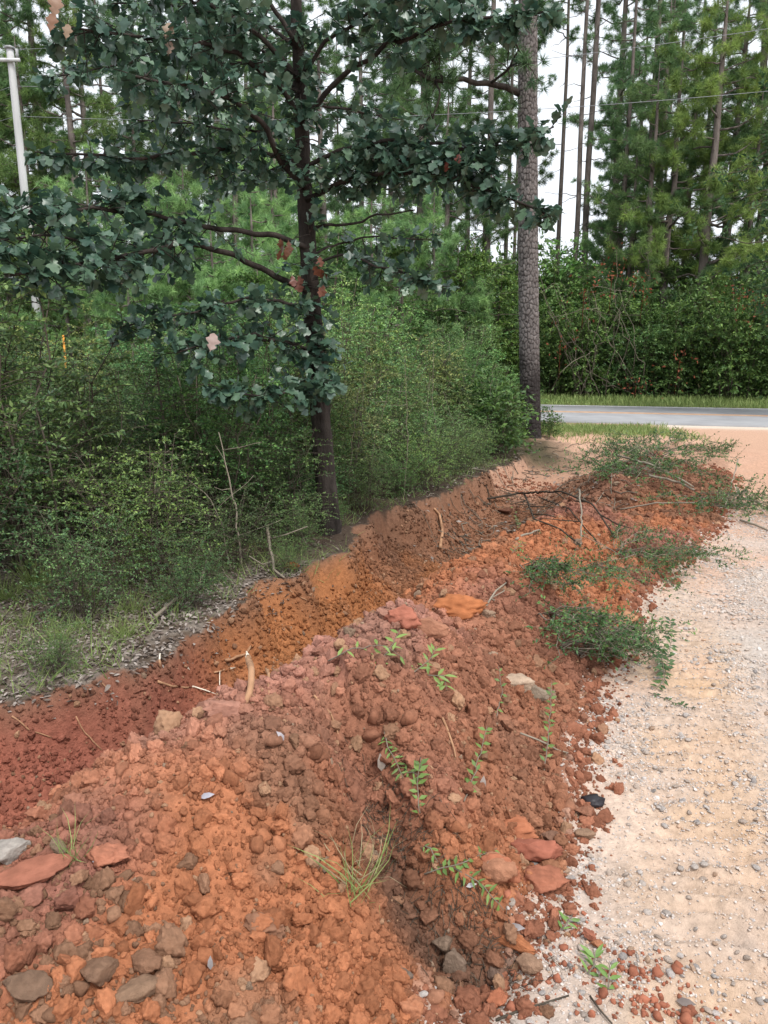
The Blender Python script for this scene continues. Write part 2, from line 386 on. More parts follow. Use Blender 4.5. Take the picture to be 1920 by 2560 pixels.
# road frame: runs left and away behind the brush
RO = np.array([8.8, 17.2]); RD = np.array([-.96, .28]); RD = RD / np.linalg.norm(RD); RN = np.array([-RD[1], RD[0]]) * -1
if RN[1] < 0: RN = -RN
RW = 6.0
def Z(x, y): return float(surf([x], [y])[0])
def Zs(x, y): return surf(x, y)
def mound_d(P):
    """positive inside the mound: between its foot on the drive and the trench floor"""
    df = polyd(P, FOOT); dc = polyd(P, CREST)      # left of the crest is the trench
    return np.minimum(np.minimum(df, .62 - dc), (9.6 - P[:, 1]) * .6)

def soil_colour(P):
    """albedo of the soil by place"""
    n = len(P); c = np.zeros((n, 3))
    f1, f2, f3 = fbm(P * 1.3, 4, 101), fbm(P * 3.7, 4, 102), fbm(P * 12, 3, 103)
    mixc = lambda a, b, t: a * (1 - t[:, None]) + b * t[:, None]
    grav = np.tile([.49, .39, .325], (n, 1))
    grav = mixc(grav, np.array([.56, .405, .32]), sstep(-.05, .35, f1))
    grav = mixc(grav, np.array([.49, .435, .39]), sstep(.0, .45, f2) * .7)
    grav = mixc(grav, np.array([.46, .265, .175]), sstep(4.8, 8.5, P[:, 1] + f1 * 2.0) * .85)
    grav = mixc(grav, np.array([.52, .33, .235]), sstep(11, 15, P[:, 1] + f1 * 2) * .8)
    dt = polyd(P, TRACK); grav = mixc(grav, np.array([.51, .32, .18]), np.exp(-(dt / .3) ** 4) * (1 - sstep(3.5, 6, P[:, 1])) * (.45 + .5 * f2).clip(0, 1))
    grav = mixc(grav, np.array([.60, .455, .36]), np.exp(-(np.hypot((P[:, 0] - SAND[0]) / 1.0, (P[:, 1] - SAND[1]) / 1.3) / .2) ** 4) * .8)
    df = polyd(P, FOOT); db = polyd(P, BANK) + bank_jit(P); dc = polyd(P, CREST)
    orange = np.array([.41, .162, .080]); red = np.array([.345, .15, .108]); brown = np.array([.205, .108, .07]); tan = np.array([.33, .185, .115])
    clay = np.tile(orange, (n, 1))
    clay = mixc(clay, red, sstep(-.05, .4, f1 - .35 * sstep(2.6, 1.8, P[:, 1]) + .35 * sstep(.2, .8, dc) * (1 - sstep(3.6, 4.6, P[:, 1]))))
    clay = mixc(clay, tan, sstep(.15, .5, f2) * .5)
    clay = mixc(clay, np.array([.44, .225, .172]), np.exp(-((dc - .0) / .30) ** 2) * sstep(1.6, 2.4, P[:, 1]) * (1 - sstep(3.6, 4.2, P[:, 1])) * (.7 + .5 * f2).clip(0, 1))     # pinkish clay along the crest
    clay = mixc(clay, np.array([.275, .125, .076]), sstep(-.12, -.34, dc + .1 * f2) * sstep(1.9, 2.5, P[:, 1] + .3 * f1) * (1 - sstep(3.9, 4.8, P[:, 1])) * .75)     # browner spoil on the drive side
    clay = mixc(clay, np.array([.30, .105, .070]), sstep(.42, .7, dc + .08 * f2) * (1 - sstep(3.9, 4.8, P[:, 1] + .3 * f2)) * .85)     # deep red subsoil
    clay = mixc(clay, np.array([.37, .155, .062]), sstep(.35, .8, dc) * sstep(3.7, 4.8, P[:, 1]) * .8)      # ochre floor further along
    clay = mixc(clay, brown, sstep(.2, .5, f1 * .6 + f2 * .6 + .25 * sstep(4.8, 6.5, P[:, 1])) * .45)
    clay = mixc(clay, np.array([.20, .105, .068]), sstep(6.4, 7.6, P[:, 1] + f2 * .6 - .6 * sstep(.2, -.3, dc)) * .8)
    # topsoil band under the lip
    clay = mixc(clay, np.array([.19, .105, .068]), np.exp(-((db + .0) / .05) ** 2) * .8)
    # topsoil streak down the drive side
    st = polyd(P, [G(960, 2060, .3), G(1060, 2230, .2), G(1200, 2380, .05), G(1290, 2480, 0)])
    clay = mixc(clay, np.array([.12, .072, .052]), np.exp(-(st / .13) ** 2) * (P[:, 1] < 2.9) * .85)
    litter = mixc(np.tile([.10, .074, .055], (n, 1)), np.array([.20, .168, .14]), sstep(-.2, .4, f3))
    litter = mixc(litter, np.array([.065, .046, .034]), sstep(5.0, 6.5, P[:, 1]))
    clay = clay * .95
    t_clay = sstep(-.03, .05, df + .10 * f2 + .06 * f3) * (1 - .65 * sstep(9.6, 10.6, P[:, 1] + f1) - .35 * sstep(11.5, 12.6, P[:, 1] + f1))
    c = mixc(grav, clay, t_clay)
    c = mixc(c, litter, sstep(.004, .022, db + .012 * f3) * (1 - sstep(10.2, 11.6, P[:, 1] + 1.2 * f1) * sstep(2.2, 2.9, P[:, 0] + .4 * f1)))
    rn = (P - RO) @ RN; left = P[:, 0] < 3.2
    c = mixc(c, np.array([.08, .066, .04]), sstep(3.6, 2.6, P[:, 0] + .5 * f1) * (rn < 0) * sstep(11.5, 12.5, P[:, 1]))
    c = mixc(c, np.array([.13, .12, .055]), sstep(RW - .1, RW + .3, rn))
    c = mixc(c, np.array([.62, .52, .43]), sstep(-1.1, -.5, rn + .3 * f2) * (rn < RW) * (P[:, 0] > 6.4))
    c = mixc(c, np.array([.21, .19, .09]), sstep(-3.0, -2.2, rn + .4 * f2) * (rn < 0) * (1 - sstep(5.6, 6.4, P[:, 0] + .4 * f2)) * (P[:, 0] > 3))
    return np.clip(c, .01, .9)

def axis(segs):
    out = [segs[0][0]]
    for a, b, h0, h1 in segs:
        L = b - a
        if abs(h0 - h1) < 1e-6: n = max(1, int(L / h0)); t = np.linspace(0, 1, n + 1)[1:]; out += list(a + L * t)
        else:
            n = max(2, int(abs(L * math.log(h1 / h0) / (h1 - h0)))); q = (h1 / h0) ** (np.arange(1, n + 1) / n)
            out += list(a + L * (q - 1) / (h1 / h0 - 1))
    return np.array(out)
def grid(xs, ys):
    X, Y = np.meshgrid(xs, ys); nx = len(xs)
    i = (np.arange(len(ys) - 1)[:, None] * nx + np.arange(nx - 1)[None]).ravel()
    return np.stack([X.ravel(), Y.ravel()], 1), np.stack([i, i + 1, i + nx + 1, i + nx], 1)

xs = axis([(-900, -60, 120, 8), (-60, -4, 8, .12), (-4, -2.4, .12, .022), (-2.4, 2.4, .022, .022), (2.4, 5, .022, .08), (5, 60, .08, 8), (60, 900, 8, 120)])
ys = axis([(-300, -2, 60, .5), (-2, 1.0, .5, .02), (1.0, 2.2, .02, .02), (2.2, 12, .02, .09), (12, 60, .09, 2), (60, 1400, 2, 120)])
P2, Q4 = grid(xs, ys)
zg = surf(P2[:, 0], P2[:, 1]); nearp = (P2[:, 1] < 14) & (P2[:, 1] > -3) & (np.abs(P2[:, 0]) < 8)
zg[nearp] -= np.clip(mound_d(P2[nearp]) * .4, 0, .08)
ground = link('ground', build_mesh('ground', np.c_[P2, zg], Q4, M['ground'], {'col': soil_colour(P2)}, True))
tag(ground, 'pale gravel drive, dug red trench and leafy forest floor', kind='structure')

xm = axis([(-2.6, 2.2, .0165, .0165), (2.2, 5.2, .0165, .05)]); ym = axis([(.3, 1.2, .05, .0165), (1.2, 2.4, .0165, .0165), (2.4, 9.8, .0165, .07)])
Pm, Qm = grid(xm, ym)
dm = mound_d(Pm); keep = (dm[Qm] > -.12).any(1); Qm = Qm[keep]
use = np.unique(Qm); mp = np.full(len(Pm), -1); mp[use] = np.arange(len(use)); Pm = Pm[use]; Qm = mp[Qm]; dm = dm[use]
zm = surf(Pm[:, 0], Pm[:, 1]) + np.clip(dm * .4, -.06, 0)
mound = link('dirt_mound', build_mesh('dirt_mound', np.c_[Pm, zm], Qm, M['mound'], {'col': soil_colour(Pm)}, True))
tag(mound, 'long ridge of dug orange-red clay heaped between trench and gravel drive', 'dirt mound')

# ------------------------------------------------------------------ road beyond the drive
def strip(name, a0, a1, n0, n1, z, mat_, parent=None, thick=None, seg=60):
    t = np.linspace(a0, a1, seg + 1); g = Geo()
    lo = RO + RD * t[:, None] + RN * n0; hi = RO + RD * t[:, None] + RN * n1
    zc = np.full((seg + 1, 1), z)
    V = np.concatenate([np.c_[lo, zc], np.c_[hi, zc], np.c_[lo, zc - .05], np.c_[hi, zc - .05]]); n = seg + 1
    i = np.arange(seg); F = []
    for a, b, flip in ((0, n, 0), (2 * n, 0, 0), (n, 3 * n, 0)):
        q = np.stack([i + a, i + a + 1, i + b + 1, i + b], 1)
        F += [q[:, [0, 1, 2]], q[:, [0, 2, 3]]]
    F = np.concatenate(F)
    g.add(V, F)
    return link(name, g.mesh(name, mat_), parent)
road = tag(strip('road', -60, 70, 0, RW, .045, M['asphalt']), 'grey asphalt road with a faded double centre line', kind='structure')
strip('centre_line', -60, 70, RW * .5 - .20, RW * .5 - .09, .053, M['yellow'], road)
strip('centre_line', -60, 70, RW * .5 + .09, RW * .5 + .20, .053, M['yellow'], road)
strip('edge_line', -60, 70, RW - .35, RW - .25, .053, M['white'], road)

# ------------------------------------------------------------------ plant builders
DIA_V = np.array([[0, 0, 0], [.45, .24, .06], [1, 0, -.04], [.45, -.24, .06]]); DIA_F = np.array([[0, 2, 1], [0, 3, 2]])
BLADE_V = np.array([[0, -.02, 0], [0, .02, 0], [.55, .016, .05], [.55, -.016, .05], [1, 0, -.06]]); BLADE_F = np.array([[0, 1, 2], [0, 2, 3], [3, 2, 4]])

def leaves_along(g, pts, per, size, spread=.6, tmpl=(DIA_V, DIA_F), tint=(0, 1), up=.7):
    """small leaves set alternately along a twig"""
    pts = np.asarray(pts); n = max(1, per); t = R.random(n); k = np.clip((t * (len(pts) - 1)).astype(int), 0, len(pts) - 2)
    f = (t * (len(pts) - 1) - k)[:, None]; p = pts[k] * (1 - f) + pts[k + 1] * f
    d = unit(pts[k + 1] - pts[k])
    ax = unit(d * .6 + rvec(n) * spread); nr = unit(rvec(n) * .6 + np.array([0, 0, up]))
    g.scatter(*tmpl, p, frames(ax, nr), size * R.uniform(.7, 1.3, n), np.clip(R.uniform(*tint, n), 0, 1))

def make_shrub(name, h, wdt, stems, twigs, per, leaf, seed, mt='shrub', bare=.25):
    """several upright stems with side twigs carrying small leaves; root on the ground at the origin"""
    global R
    R = np.random.default_rng(seed)
    root = empty(name); gs, gl = Geo(), Geo()
    for s in range(stems):
        a = R.uniform(0, 2 * math.pi); rr = wdt * .18 * math.sqrt(R.random()); hh = h * R.uniform(.62, 1.0); lean = wdt * R.uniform(.15, .5)
        t = np.linspace(0, 1, 9)[:, None]
        b0 = np.array([math.cos(a) * rr, math.sin(a) * rr, -.05])
        pts = b0 + np.concatenate([np.cos(a) * lean * t ** 1.6, np.sin(a) * lean * t ** 1.6, hh * t ** .95], 1)
        pts = wiggle(pts, .09 * h / 2, .8, s * 7.7 + seed)
        gs.tube(pts, np.linspace(.009, .003, 9) * (h / 2.2) ** .5, 5, .75 * R.random() ** 2)
        for k in range(twigs):
            u = bare + (1 - bare) * R.random() ** .8; i = min(int(u * 8), 7); p0 = pts[i] * (1 - (u * 8 - i)) + pts[i + 1] * (u * 8 - i)
            L = (.18 + .42 * (1 - u) + .12) * wdt * R.uniform(.5, 1.0)
            d = unit(np.array([*R.normal(size=2), R.uniform(-.05, .75)])); tt = np.linspace(0, 1, 5)[:, None]
            q = p0 + d * L * tt + np.array([0, 0, -.22 * L]) * tt ** 2 + R.normal(size=3) * .03 * tt
            gs.tube(q, np.linspace(.003, .0012, 5), 3, .4 * R.random(), cap=False)
            leaves_along(gl, q[1:], per, leaf, tint=(0, .45 + .55 * R.random()))
    link('stems', gs.mesh('stems', M['twig']), root)['kind'] = 'stuff'; link('foliage', gl.mesh('foliage', M[mt]), root)['kind'] = 'stuff'
    return root

def put(root, first, x, y, rz, sc, label, cat, group=None, tint=None, z=None, sink=0.0, tilt=(0, 0), sz=None):
    o = root if first else copy_tree(root)
    zz = (Z(x, y) if z is None else z) - sink
    o.location = (float(x), float(y), float(zz)); o.rotation_euler = (tilt[0], tilt[1], rz); o.scale = (sc, sc, sz if sz else sc)
    tag(o, label, cat, group)
    if tint is not None:
        for ch in o.children: ch.color = (*tint, 1)
    return o

# ------------------------------------------------------------------ oak on the bank
OAK_Y = float(G(825, 1330, .05)[1])
ob = G(825, 1330, .05); oak = empty('oak_tree', ob)
tag(oak, 'dark-trunked oak with lobed blue-green leaves standing on the bank above the trench', 'tree')
R = np.random.default_rng(21)
def wpath(L, step=.08, amp=.03, seed=0):
    return wiggle(resample([W(x, y, Y) for x, y, Y in L], step), amp, .45, seed)
oy = OAK_Y
tp = resample(np.array([W(828, 1370, oy), W(823, 1300, oy), W(806, 1100, oy), W(797, 980, oy), W(780, 780, oy + .03), W(770, 620, oy + .05), W(760, 450, oy + .05), W(752, 250, oy + .06), W(742, 60, oy + .08), W(735, -150, oy + .1), W(745, -420, oy + .1), W(760, -620, oy + .1)]), .02)
hgt = tp[:, 2] - tp[0, 2]
rad = np.interp(hgt, [0, .12, .4, 1.3, 2.6, 4.0, 5.5, 7.5], [.135, .108, .094, .084, .070, .048, .034, .012])
ang = np.linspace(0, 2 * math.pi, 40, endpoint=False)
rr = rad[:, None] * np.ones(40)
q = np.stack([np.cos(ang)[None] * 5.2 + 0 * hgt[:, None], np.sin(ang)[None] * 5.2 + 0 * hgt[:, None], hgt[:, None] * 9 + 0 * ang[None]], -1).reshape(-1, 3)
ridge = (np.abs(noise(q, 5)) * .7 + np.abs(noise(q * 2.1, 6)) * .3).reshape(rr.shape)
rr = rr * (1 + .22 * (ridge - .3))
V = tp[:, None] + rr[..., None] * np.stack([np.cos(ang), np.sin(ang), 0 * ang], -1)[None]
n = len(tp); i = (np.arange(n - 1)[:, None] * 40); j = np.arange(40)[None]; j2 = (j + 1) % 40
F = np.stack([i + j, i + j2, i + 40 + j2, i + 40 + j], -1).reshape(-1, 4)
trunk = link('trunk', build_mesh('trunk', V, F, M['oakbark'], smooth=True), oak, True)

# (pixel path with distance, base radius, leafy from, twig spacing, twig reach, leaves per twig)
BR = [
 ([(788, 880, oy), (740, 860, oy - .25), (650, 840, oy - .6), (540, 850, oy - .95), (440, 880, oy - 1.2)], .024, .05, .030, .34, 11),
 ([(790, 940, oy), (760, 950, oy - .3), (690, 990, oy - .7), (600, 985, oy - .9), (520, 960, oy - 1.1)], .016, .10, .034, .26, 11),
 ([(780, 800, oy), (740, 760, oy - .2), (660, 745, oy - .5), (560, 760, oy - .8), (430, 790, oy - 1.0), (300, 820, oy - .9)], .018, .10, .036, .24, 11),
 ([(790, 1000, oy), (810, 960, oy - .4), (830, 950, oy - .6)], .008, .3, .04, .18, 9),
 ([(776, 730, oy), (690, 690, oy - .2), (600, 645, oy - .4), (520, 622, oy - .6), (430, 612, oy - .9), (310, 640, oy - 1.3), (180, 665, oy - 1.7), (30, 690, oy - 2.0)], .036, .42, .030, .40, 12),
 ([(772, 620, oy), (690, 590, oy - .1), (590, 578, oy - .3), (480, 565, oy - .6), (370, 535, oy - .9), (230, 520, oy - 1.3), (60, 530, oy - 1.6), (-80, 545, oy - 1.8)], .032, .32, .030, .38, 12),
 ([(300, 640, oy - 1.3), (200, 600, oy - 1.6), (90, 590, oy - 1.8), (-40, 600, oy - 2.0)], .014, .05, .030, .34, 12),
 ([(762, 450, oy), (700, 390, oy - .1), (610, 376, oy - .2), (480, 385, oy - .5), (330, 395, oy - .8), (200, 385, oy - 1.0), (100, 380, oy - 1.1)], .028, .15, .030, .24, 10),
 ([(762, 470, oy), (700, 400, oy - .15), (665, 320, oy - .35), (620, 275, oy - .55), (560, 240, oy - .8), (470, 215, oy - 1.1), (330, 190, oy - 1.5)], .034, .42, .030, .44, 13),
 ([(752, 300, oy), (690, 200, oy - .2), (600, 140, oy - .5), (470, 110, oy - .9), (320, 90, oy - 1.2), (170, 70, oy - 1.4)], .030, .30, .027, .46, 13),
 ([(748, 200, oy), (660, 90, oy - .2), (560, 30, oy - .5), (430, -20, oy - .8), (280, -60, oy - 1.0)], .028, .25, .029, .46, 12),
 ([(745, 120, oy), (650, -40, oy - .1), (500, -140, oy - .4), (330, -200, oy - .8)], .026, .25, .045, .5, 11),
 ([(748, 230, oy), (640, 160, oy + .4), (480, 150, oy + .6), (300, 160, oy + .6), (140, 190, oy + .5)], .024, .2, .036, .44, 12),
 ([(745, 120, oy), (640, 40, oy + .4), (470, 20, oy + .6), (280, 10, oy + .5)], .022, .2, .038, .44, 12),
 ([(762, 430, oy), (650, 330, oy + .3), (500, 310, oy + .3), (340, 300, oy)], .02, .25, .04, .36, 11),
 ([(738, -20, oy), (830, -120, oy - .2), (980, -180, oy - .5), (1150, -200, oy - .8)], .026, .25, .045, .5, 11),
 ([(775, 570, oy), (850, 556, oy - .15), (930, 542, oy - .3), (1040, 525, oy - .45)], .018, 2.0, .1, .2, 0),
 ([(768, 500, oy), (850, 455, oy - .2), (950, 430, oy - .4), (1080, 430, oy - .6), (1200, 465, oy - .75), (1300, 505, oy - .9), (1380, 540, oy - 1.0)], .030, .14, .027, .27, 12),
 ([(762, 420, oy), (850, 375, oy - .2), (960, 355, oy - .4), (1100, 365, oy - .6), (1220, 375, oy - .7), (1320, 345, oy - .85), (1385, 318, oy - .95)], .026, .16, .027, .26, 12),
 ([(900, 400, oy - .3), (1000, 395, oy - .5), (1120, 410, oy - .65), (1230, 430, oy - .8)], .014, .0, .028, .24, 12),
 ([(752, 300, oy), (850, 200, oy - .2), (960, 110, oy - .5), (1080, 60, oy - .8), (1220, 45, oy - 1.0), (1370, 30, oy - 1.2)], .030, .40, .027, .27, 12),
 ([(748, 200, oy), (820, 100, oy - .1), (900, 40, oy - .3), (1000, -10, oy - .5), (1180, -30, oy - .7)], .022, .30, .030, .34, 12),
 ([(785, 660, oy), (850, 640, oy - .15), (930, 660, oy - .3), (1020, 690, oy - .45), (1110, 715, oy - .5)], .016, .35, .034, .18, 10),
 ([(780, 640, oy), (860, 600, oy + .3), (960, 590, oy + .5), (1080, 600, oy + .6)], .014, .30, .06, .24, 9),
 ([(764, 460, oy), (720, 430, oy + .4), (640, 420, oy + .7), (520, 440, oy + .9)], .02, .2, .045, .35, 10),
 ([(752, 300, oy), (800, 260, oy + .3), (900, 280, oy + .7), (1000, 300, oy + 1.0)], .02, .2, .045, .38, 10),
 ([(750, 250, oy), (730, 180, oy + .4), (640, 120, oy + .9), (540, 80, oy + 1.2)], .02, .2, .045, .4, 10),
]
OL_H = np.array([(0, .012), (.10, .02), (.24, .16), (.34, .25), (.44, .14), (.56, .31), (.68, .40), (.78, .22), (.91, .20), (1.0, .04)])
def oak_leaf(var):
    r = np.random.default_rng(400 + var); h = OL_H.copy(); k = len(h)
    h2 = h.copy(); h[1:-1, 1] *= r.uniform(.85, 1.15); h2[1:-1, 1] *= r.uniform(.8, 1.2); h2[2:-1, 0] += r.uniform(-.03, .03)
    bend, fold, tw = r.uniform(.05, .32), r.uniform(.05, .30), r.uniform(-.2, .2)
    def zz(x, y): return -bend * x ** 2 + fold * abs(y) * (1 - .5 * x) + tw * x * y + .02 * math.sin(14 * x + 9 * y)
    Vv = [(x, 0, zz(x, 0)) for x, _ in h] + [(x, y, zz(x, y)) for x, y in h] + [(x, -y, zz(x, -y)) for x, y in h2]
    Ff = []
    for a in range(k - 1):
        Ff += [(a, a + 1, k + a + 1), (a, k + a + 1, k + a), (a, 2 * k + a + 1, a + 1), (a, 2 * k + a, 2 * k + a + 1)]
    return np.array(Vv), np.array(Ff)
OAKL = [oak_leaf(v) for v in range(5)]
gb = Geo(); LP, LM, LS = [], [], []   # gb: fine twigs
def twig_leaves(p0, d, L, per, g):
    t = np.linspace(0, 1, 5)[:, None]
    q = p0 + d * L * t + np.array([0, 0, -.12 * L]) * t ** 2 + R.normal(size=3) * .04 * L * t
    g.tube(q, np.linspace(.0045, .0018, 5), 4, .2, cap=False)
    m = max(3, int(per * .74 * R.uniform(.6, 1.25))); u = R.random(m) ** .55
    pp = q[0] + (q[-1] - q[0]) * u[:, None]
    pp = np.stack([np.interp(u, t[:, 0], q[:, k]) for k in range(3)], 1)
    ax = unit(d * .55 + rvec(m) * .85 + np.array([0, 0, -.15])); nr = unit(np.array([0, -.12, .8]) + R.normal(size=(m, 3)) * .42)
    LP.append(pp); LM.append(frames(ax, nr)); LS.append(R.uniform(.07, .125, m))
for k, (path, r0, f0, sp, reach, per) in enumerate(BR):
    pts = wpath(path, .07, .035, k * 3.3); n = len(pts)
    gk = Geo(); gk.tube(pts, np.linspace(r0 * .8, max(.005, r0 * .22), n), 8, .3); link('branch', gk.mesh('branch', M['oakbark'], True), oak, True)
    if per == 0: continue
    Ltot = np.linalg.norm(np.diff(pts, axis=0), axis=1).sum(); nt = int(Ltot * (1 - f0) / sp)
    for t in range(nt):
        u = f0 + (1 - f0) * (t + R.random()) / nt; i = min(int(u * (n - 1)), n - 2); f = u * (n - 1) - i
        p0 = pts[i] * (1 - f) + pts[i + 1] * f; bd = unit(pts[i + 1] - pts[i])
        d = unit(bd * .35 + R.normal(size=3) * np.array([1, 1, .62]) + np.array([0, 0, .05]))
        taper = .55 + .45 * math.sin(math.pi * min(1, .15 + u * .85))
        twig_leaves(p0, d, reach * R.uniform(.45, 1.0) * taper, per, gb)
for y0, cnt in ((600, 4), (660, 7), (720, 6), (800, 8), (880, 12), (950, 10), (460, 10), (380, 8), (300, 12), (200, 14), (100, 14)):     # short shoots on the trunk
    for _ in range(cnt):
        p0 = W(765 + (y0 - 450) * .06, y0 + R.uniform(-40, 40), oy - .05); d = unit(np.array([R.normal(), -abs(R.normal()) * .8, R.normal() * .4]))
        twig_leaves(p0, d, R.uniform(.1, .3), 7, gb)
link('twigs', gb.mesh('twigs', M['oakbark'], True), oak, True)['kind'] = 'stuff'
LP, LM, LS = np.concatenate(LP), np.concatenate(LM), np.concatenate(LS)
sx, sy, dep = project(LP); vis = (sx > 0) & (sx < 1920) & (sy > 0) & (sy < 1100)
facing = np.abs((LM[:, :, 2] * unit(LP - np.array([0, 0, HC]))).sum(1))
score = np.where(vis, LS / dep * (.35 + facing), -1); big = np.argsort(-score)[:300]
rest = np.setdiff1d(np.arange(len(LP)), big); tint = np.clip(R.normal(.35, .26, len(LP)), 0, 1)
gl = Geo()
for v in range(5):
    k = rest[v::5]; gl.scatter(*OAKL[v], LP[k], LM[k], LS[k], tint[k])
crown = link('crown', gl.mesh('crown', M['oakleaf'], True), oak, True); crown['kind'] = 'stuff'
c1, c2 = np.array([.036, .084, .060]), np.array([.115, .195, .115])
lm = [build_mesh('leaf', v, f, M['oakleaf_obj'], smooth=True) for v, f in OAKL]
for n_, k in enumerate(big):
    o = link('leaf', lm[n_ % 5], crown)
    o.matrix_local = Matrix.Translation(LP[k]) @ Matrix(LM[k].tolist()).to_4x4() @ Matrix.Scale(float(LS[k]), 4)
    o.color = (*(c1 + (c2 - c1) * tint[k]), 1)
def leaf_obj(name, P, ax, nr, s, colr, parent=None, var=0, label=None):
    o = bpy.data.objects.new(name, lm[var % 5]); COL.objects.link(o)
    o.matrix_local = Matrix.Translation([float(c) for c in P]) @ Matrix(frames(np.array([ax], float), np.array([nr], float))[0].tolist()).to_4x4() @ Matrix.Scale(float(s), 4)
    o.color = (*colr, 1)
    if parent: o.parent = parent
    if label: o['label'] = label
    return o
# dead brown leaves hanging in the crown, and the pale ones
for (x, y, dy, nn, colr) in ((715, 600, -.25, 9, (.16, .065, .035)), (730, 700, -.2, 4, (.17, .06, .04)), (800, 655, -.2, 3, (.2, .07, .04)), (815, 720, -.2, 2, (.2, .08, .05)), (1135, 395, -.75, 2, (.22, .06, .04))):
    for _ in range(nn):
        leaf_obj('dead_leaf', W(x + R.uniform(-22, 22), y + R.uniform(-24, 24), oy + dy), (R.normal() * .3, R.normal() * .2, -1), (R.normal(), -1, R.normal() * .4), R.uniform(.07, .11), colr, crown, int(R.integers(5)), 'curled brown dead oak leaf')
for (x, y, dy, s, colr) in ((525, 880, -1.4, .13, (.52, .40, .36)), (135, 45, -1.5, .13, (.30, .18, .115)), (125, 82, -1.5, .11, (.28, .15, .09)), (165, 100, -1.5, .09, (.33, .23, .15)), (415, 105, -1.1, .12, (.30, .21, .14)), (420, 140, -1.1, .09, (.30, .21, .155))):
    leaf_obj('pale_leaf', W(x, y, oy + dy), (.3, -.2, 1), (.2, -1, .2), s, colr, crown, int(R.integers(5)), 'pale dry oak leaf')

# ------------------------------------------------------------------ pines
def tuft(nn, seed, L=1.0, w=.03):
    r = np.random.default_rng(seed); V, F = [], []
    for k in range(nn):
        a = unit(np.array([r.normal() * .75, r.normal() * .75, r.uniform(-.35, 1.0)])); s = unit(np.cross(a, r.normal(size=3))) * w
        b = a * r.uniform(.0, .18) * L; e = a * L * r.uniform(.75, 1.1) + np.array([0, 0, -.06]); V += [b - s, b + s, e]; F.append((3 * k, 3 * k + 1, 3 * k + 2))
    return np.array(V), np.array(F)
TUFTS = [tuft(34, s) for s in range(3)]
def make_pine(name, h, r0, crown_lo, crown_w, limbs, tufts, nl, seed, dead=8, lean=.0, low_w=None):
    """straight trunk, limbs from crown_lo*h up, needle tufts crowded on the outer limbs, a few dead stubs"""
    global R
    R = np.random.default_rng(seed); root = empty(name); gt, gn, gl_ = Geo(), Geo(), Geo()
    t = np.linspace(0, 1, 26)[:, None]; pts = np.concatenate([lean * h * t ** 1.5, 0 * t, h * t], 1) + np.array([0, 0, -.2]) * (1 - t)
    pts = wiggle(pts, .07, .25, seed); gt.tube(pts, r0 * np.interp(t[:, 0], [0, .02, .5, .85, 1], [1.25, 1.0, .72, .38, .04]), 12, .5)
    at = lambda u: np.array([np.interp(u, t[:, 0], pts[:, k]) for k in range(3)])
    for k in range(limbs):
        u = crown_lo + (1 - crown_lo) * ((k + R.random()) / limbs) ** .9; p0 = at(u); a = R.uniform(0, 2 * math.pi)
        rel = (u - crown_lo) / (1 - crown_lo); L = crown_w * (np.interp(rel, [0, .25, .6, 1], [.75, 1.0, .75, .18])) * R.uniform(.6, 1.15)
        s = np.linspace(0, 1, 8)[:, None]; d = np.array([math.cos(a), math.sin(a), 0])
        q = p0 + d * L * s + np.array([0, 0, 1]) * L * (R.uniform(-.25, .25) * s + R.uniform(.05, .4) * s ** 2.2)
        q = wiggle(q, .16 * L * .5, .9, k * 1.7)
        gl_.tube(q, np.linspace(.03 * (L / 2.5) + .012, .008, 8), 5, .4)
        for b in range(max(2, int(tufts * L / crown_w))):
            uu = .25 + .75 * R.random() ** .7; i = min(int(uu * 7), 6); c0 = q[i] + (q[i + 1] - q[i]) * (uu * 7 - i)
            dd = unit(d * .6 + R.normal(size=3) * np.array([.8, .8, .45]) + np.array([0, 0, .25])); bl = R.uniform(.15, .5) * (.6 + .3 * L / 2)
            e = c0 + dd * bl; gl_.tube(np.array([c0, (c0 + e) / 2 + R.normal(size=3) * .03, e]), np.array([.012, .009, .006]), 3, .4, cap=False)
            m = int(R.integers(3, 6)); pp = c0 + (e - c0) * R.uniform(.45, 1.1, m)[:, None] + R.normal(size=(m, 3)) * .06
            ax = unit(dd + R.normal(size=(m, 3)) * .5); zfr = frames(np.cross(ax, rvec(m)), ax)
            gn.scatter(*TUFTS[b % 3], pp, zfr, nl * R.uniform(.75, 1.2, m), np.clip(R.normal(.32 + .45 * R.random(), .18, m), 0, 1))
    for k in range(dead):
        u = R.uniform(.12, crown_lo + .08); p0 = at(u); a = R.uniform(0, 2 * math.pi); L = R.uniform(.3, 1.7)
        e = p0 + np.array([math.cos(a), math.sin(a), R.uniform(-.3, .35)]) * L
        gl_.tube(wiggle(resample([p0, e], .2), .1, .9, k), np.linspace(.02, .006, max(3, int(np.linalg.norm(e - p0) / .2) + 1)), 4, .6)
    link('trunk', gt.mesh('trunk', M['farbark'], True), root)
    link('limbs', gl_.mesh('limbs', M['farbark'], True), root)['kind'] = 'stuff'
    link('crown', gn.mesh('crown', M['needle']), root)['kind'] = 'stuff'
    return root
PTALL = [make_pine('pine_tree', 24, .17, .36, 2.8, 46, 13, .27, 501), make_pine('pine_tree', 22, .14, .28, 2.5, 46, 12, .27, 502, dead=14), make_pine('pine_tree', 26, .21, .40, 3.2, 44, 14, .28, 503, dead=12), make_pine('pine_tree', 20, .11, .36, 1.9, 32, 10, .23, 504, dead=16), make_pine('pine_tree', 25, .14, .66, 2.2, 30, 11, .26, 505, dead=22)]
PMID = [make_pine('leafy_pine', 15, .20, .16, 3.1, 46, 15, .26, 511, dead=4, lean=.02), make_pine('leafy_pine', 12, .15, .14, 2.7, 40, 15, .25, 512, dead=3)]
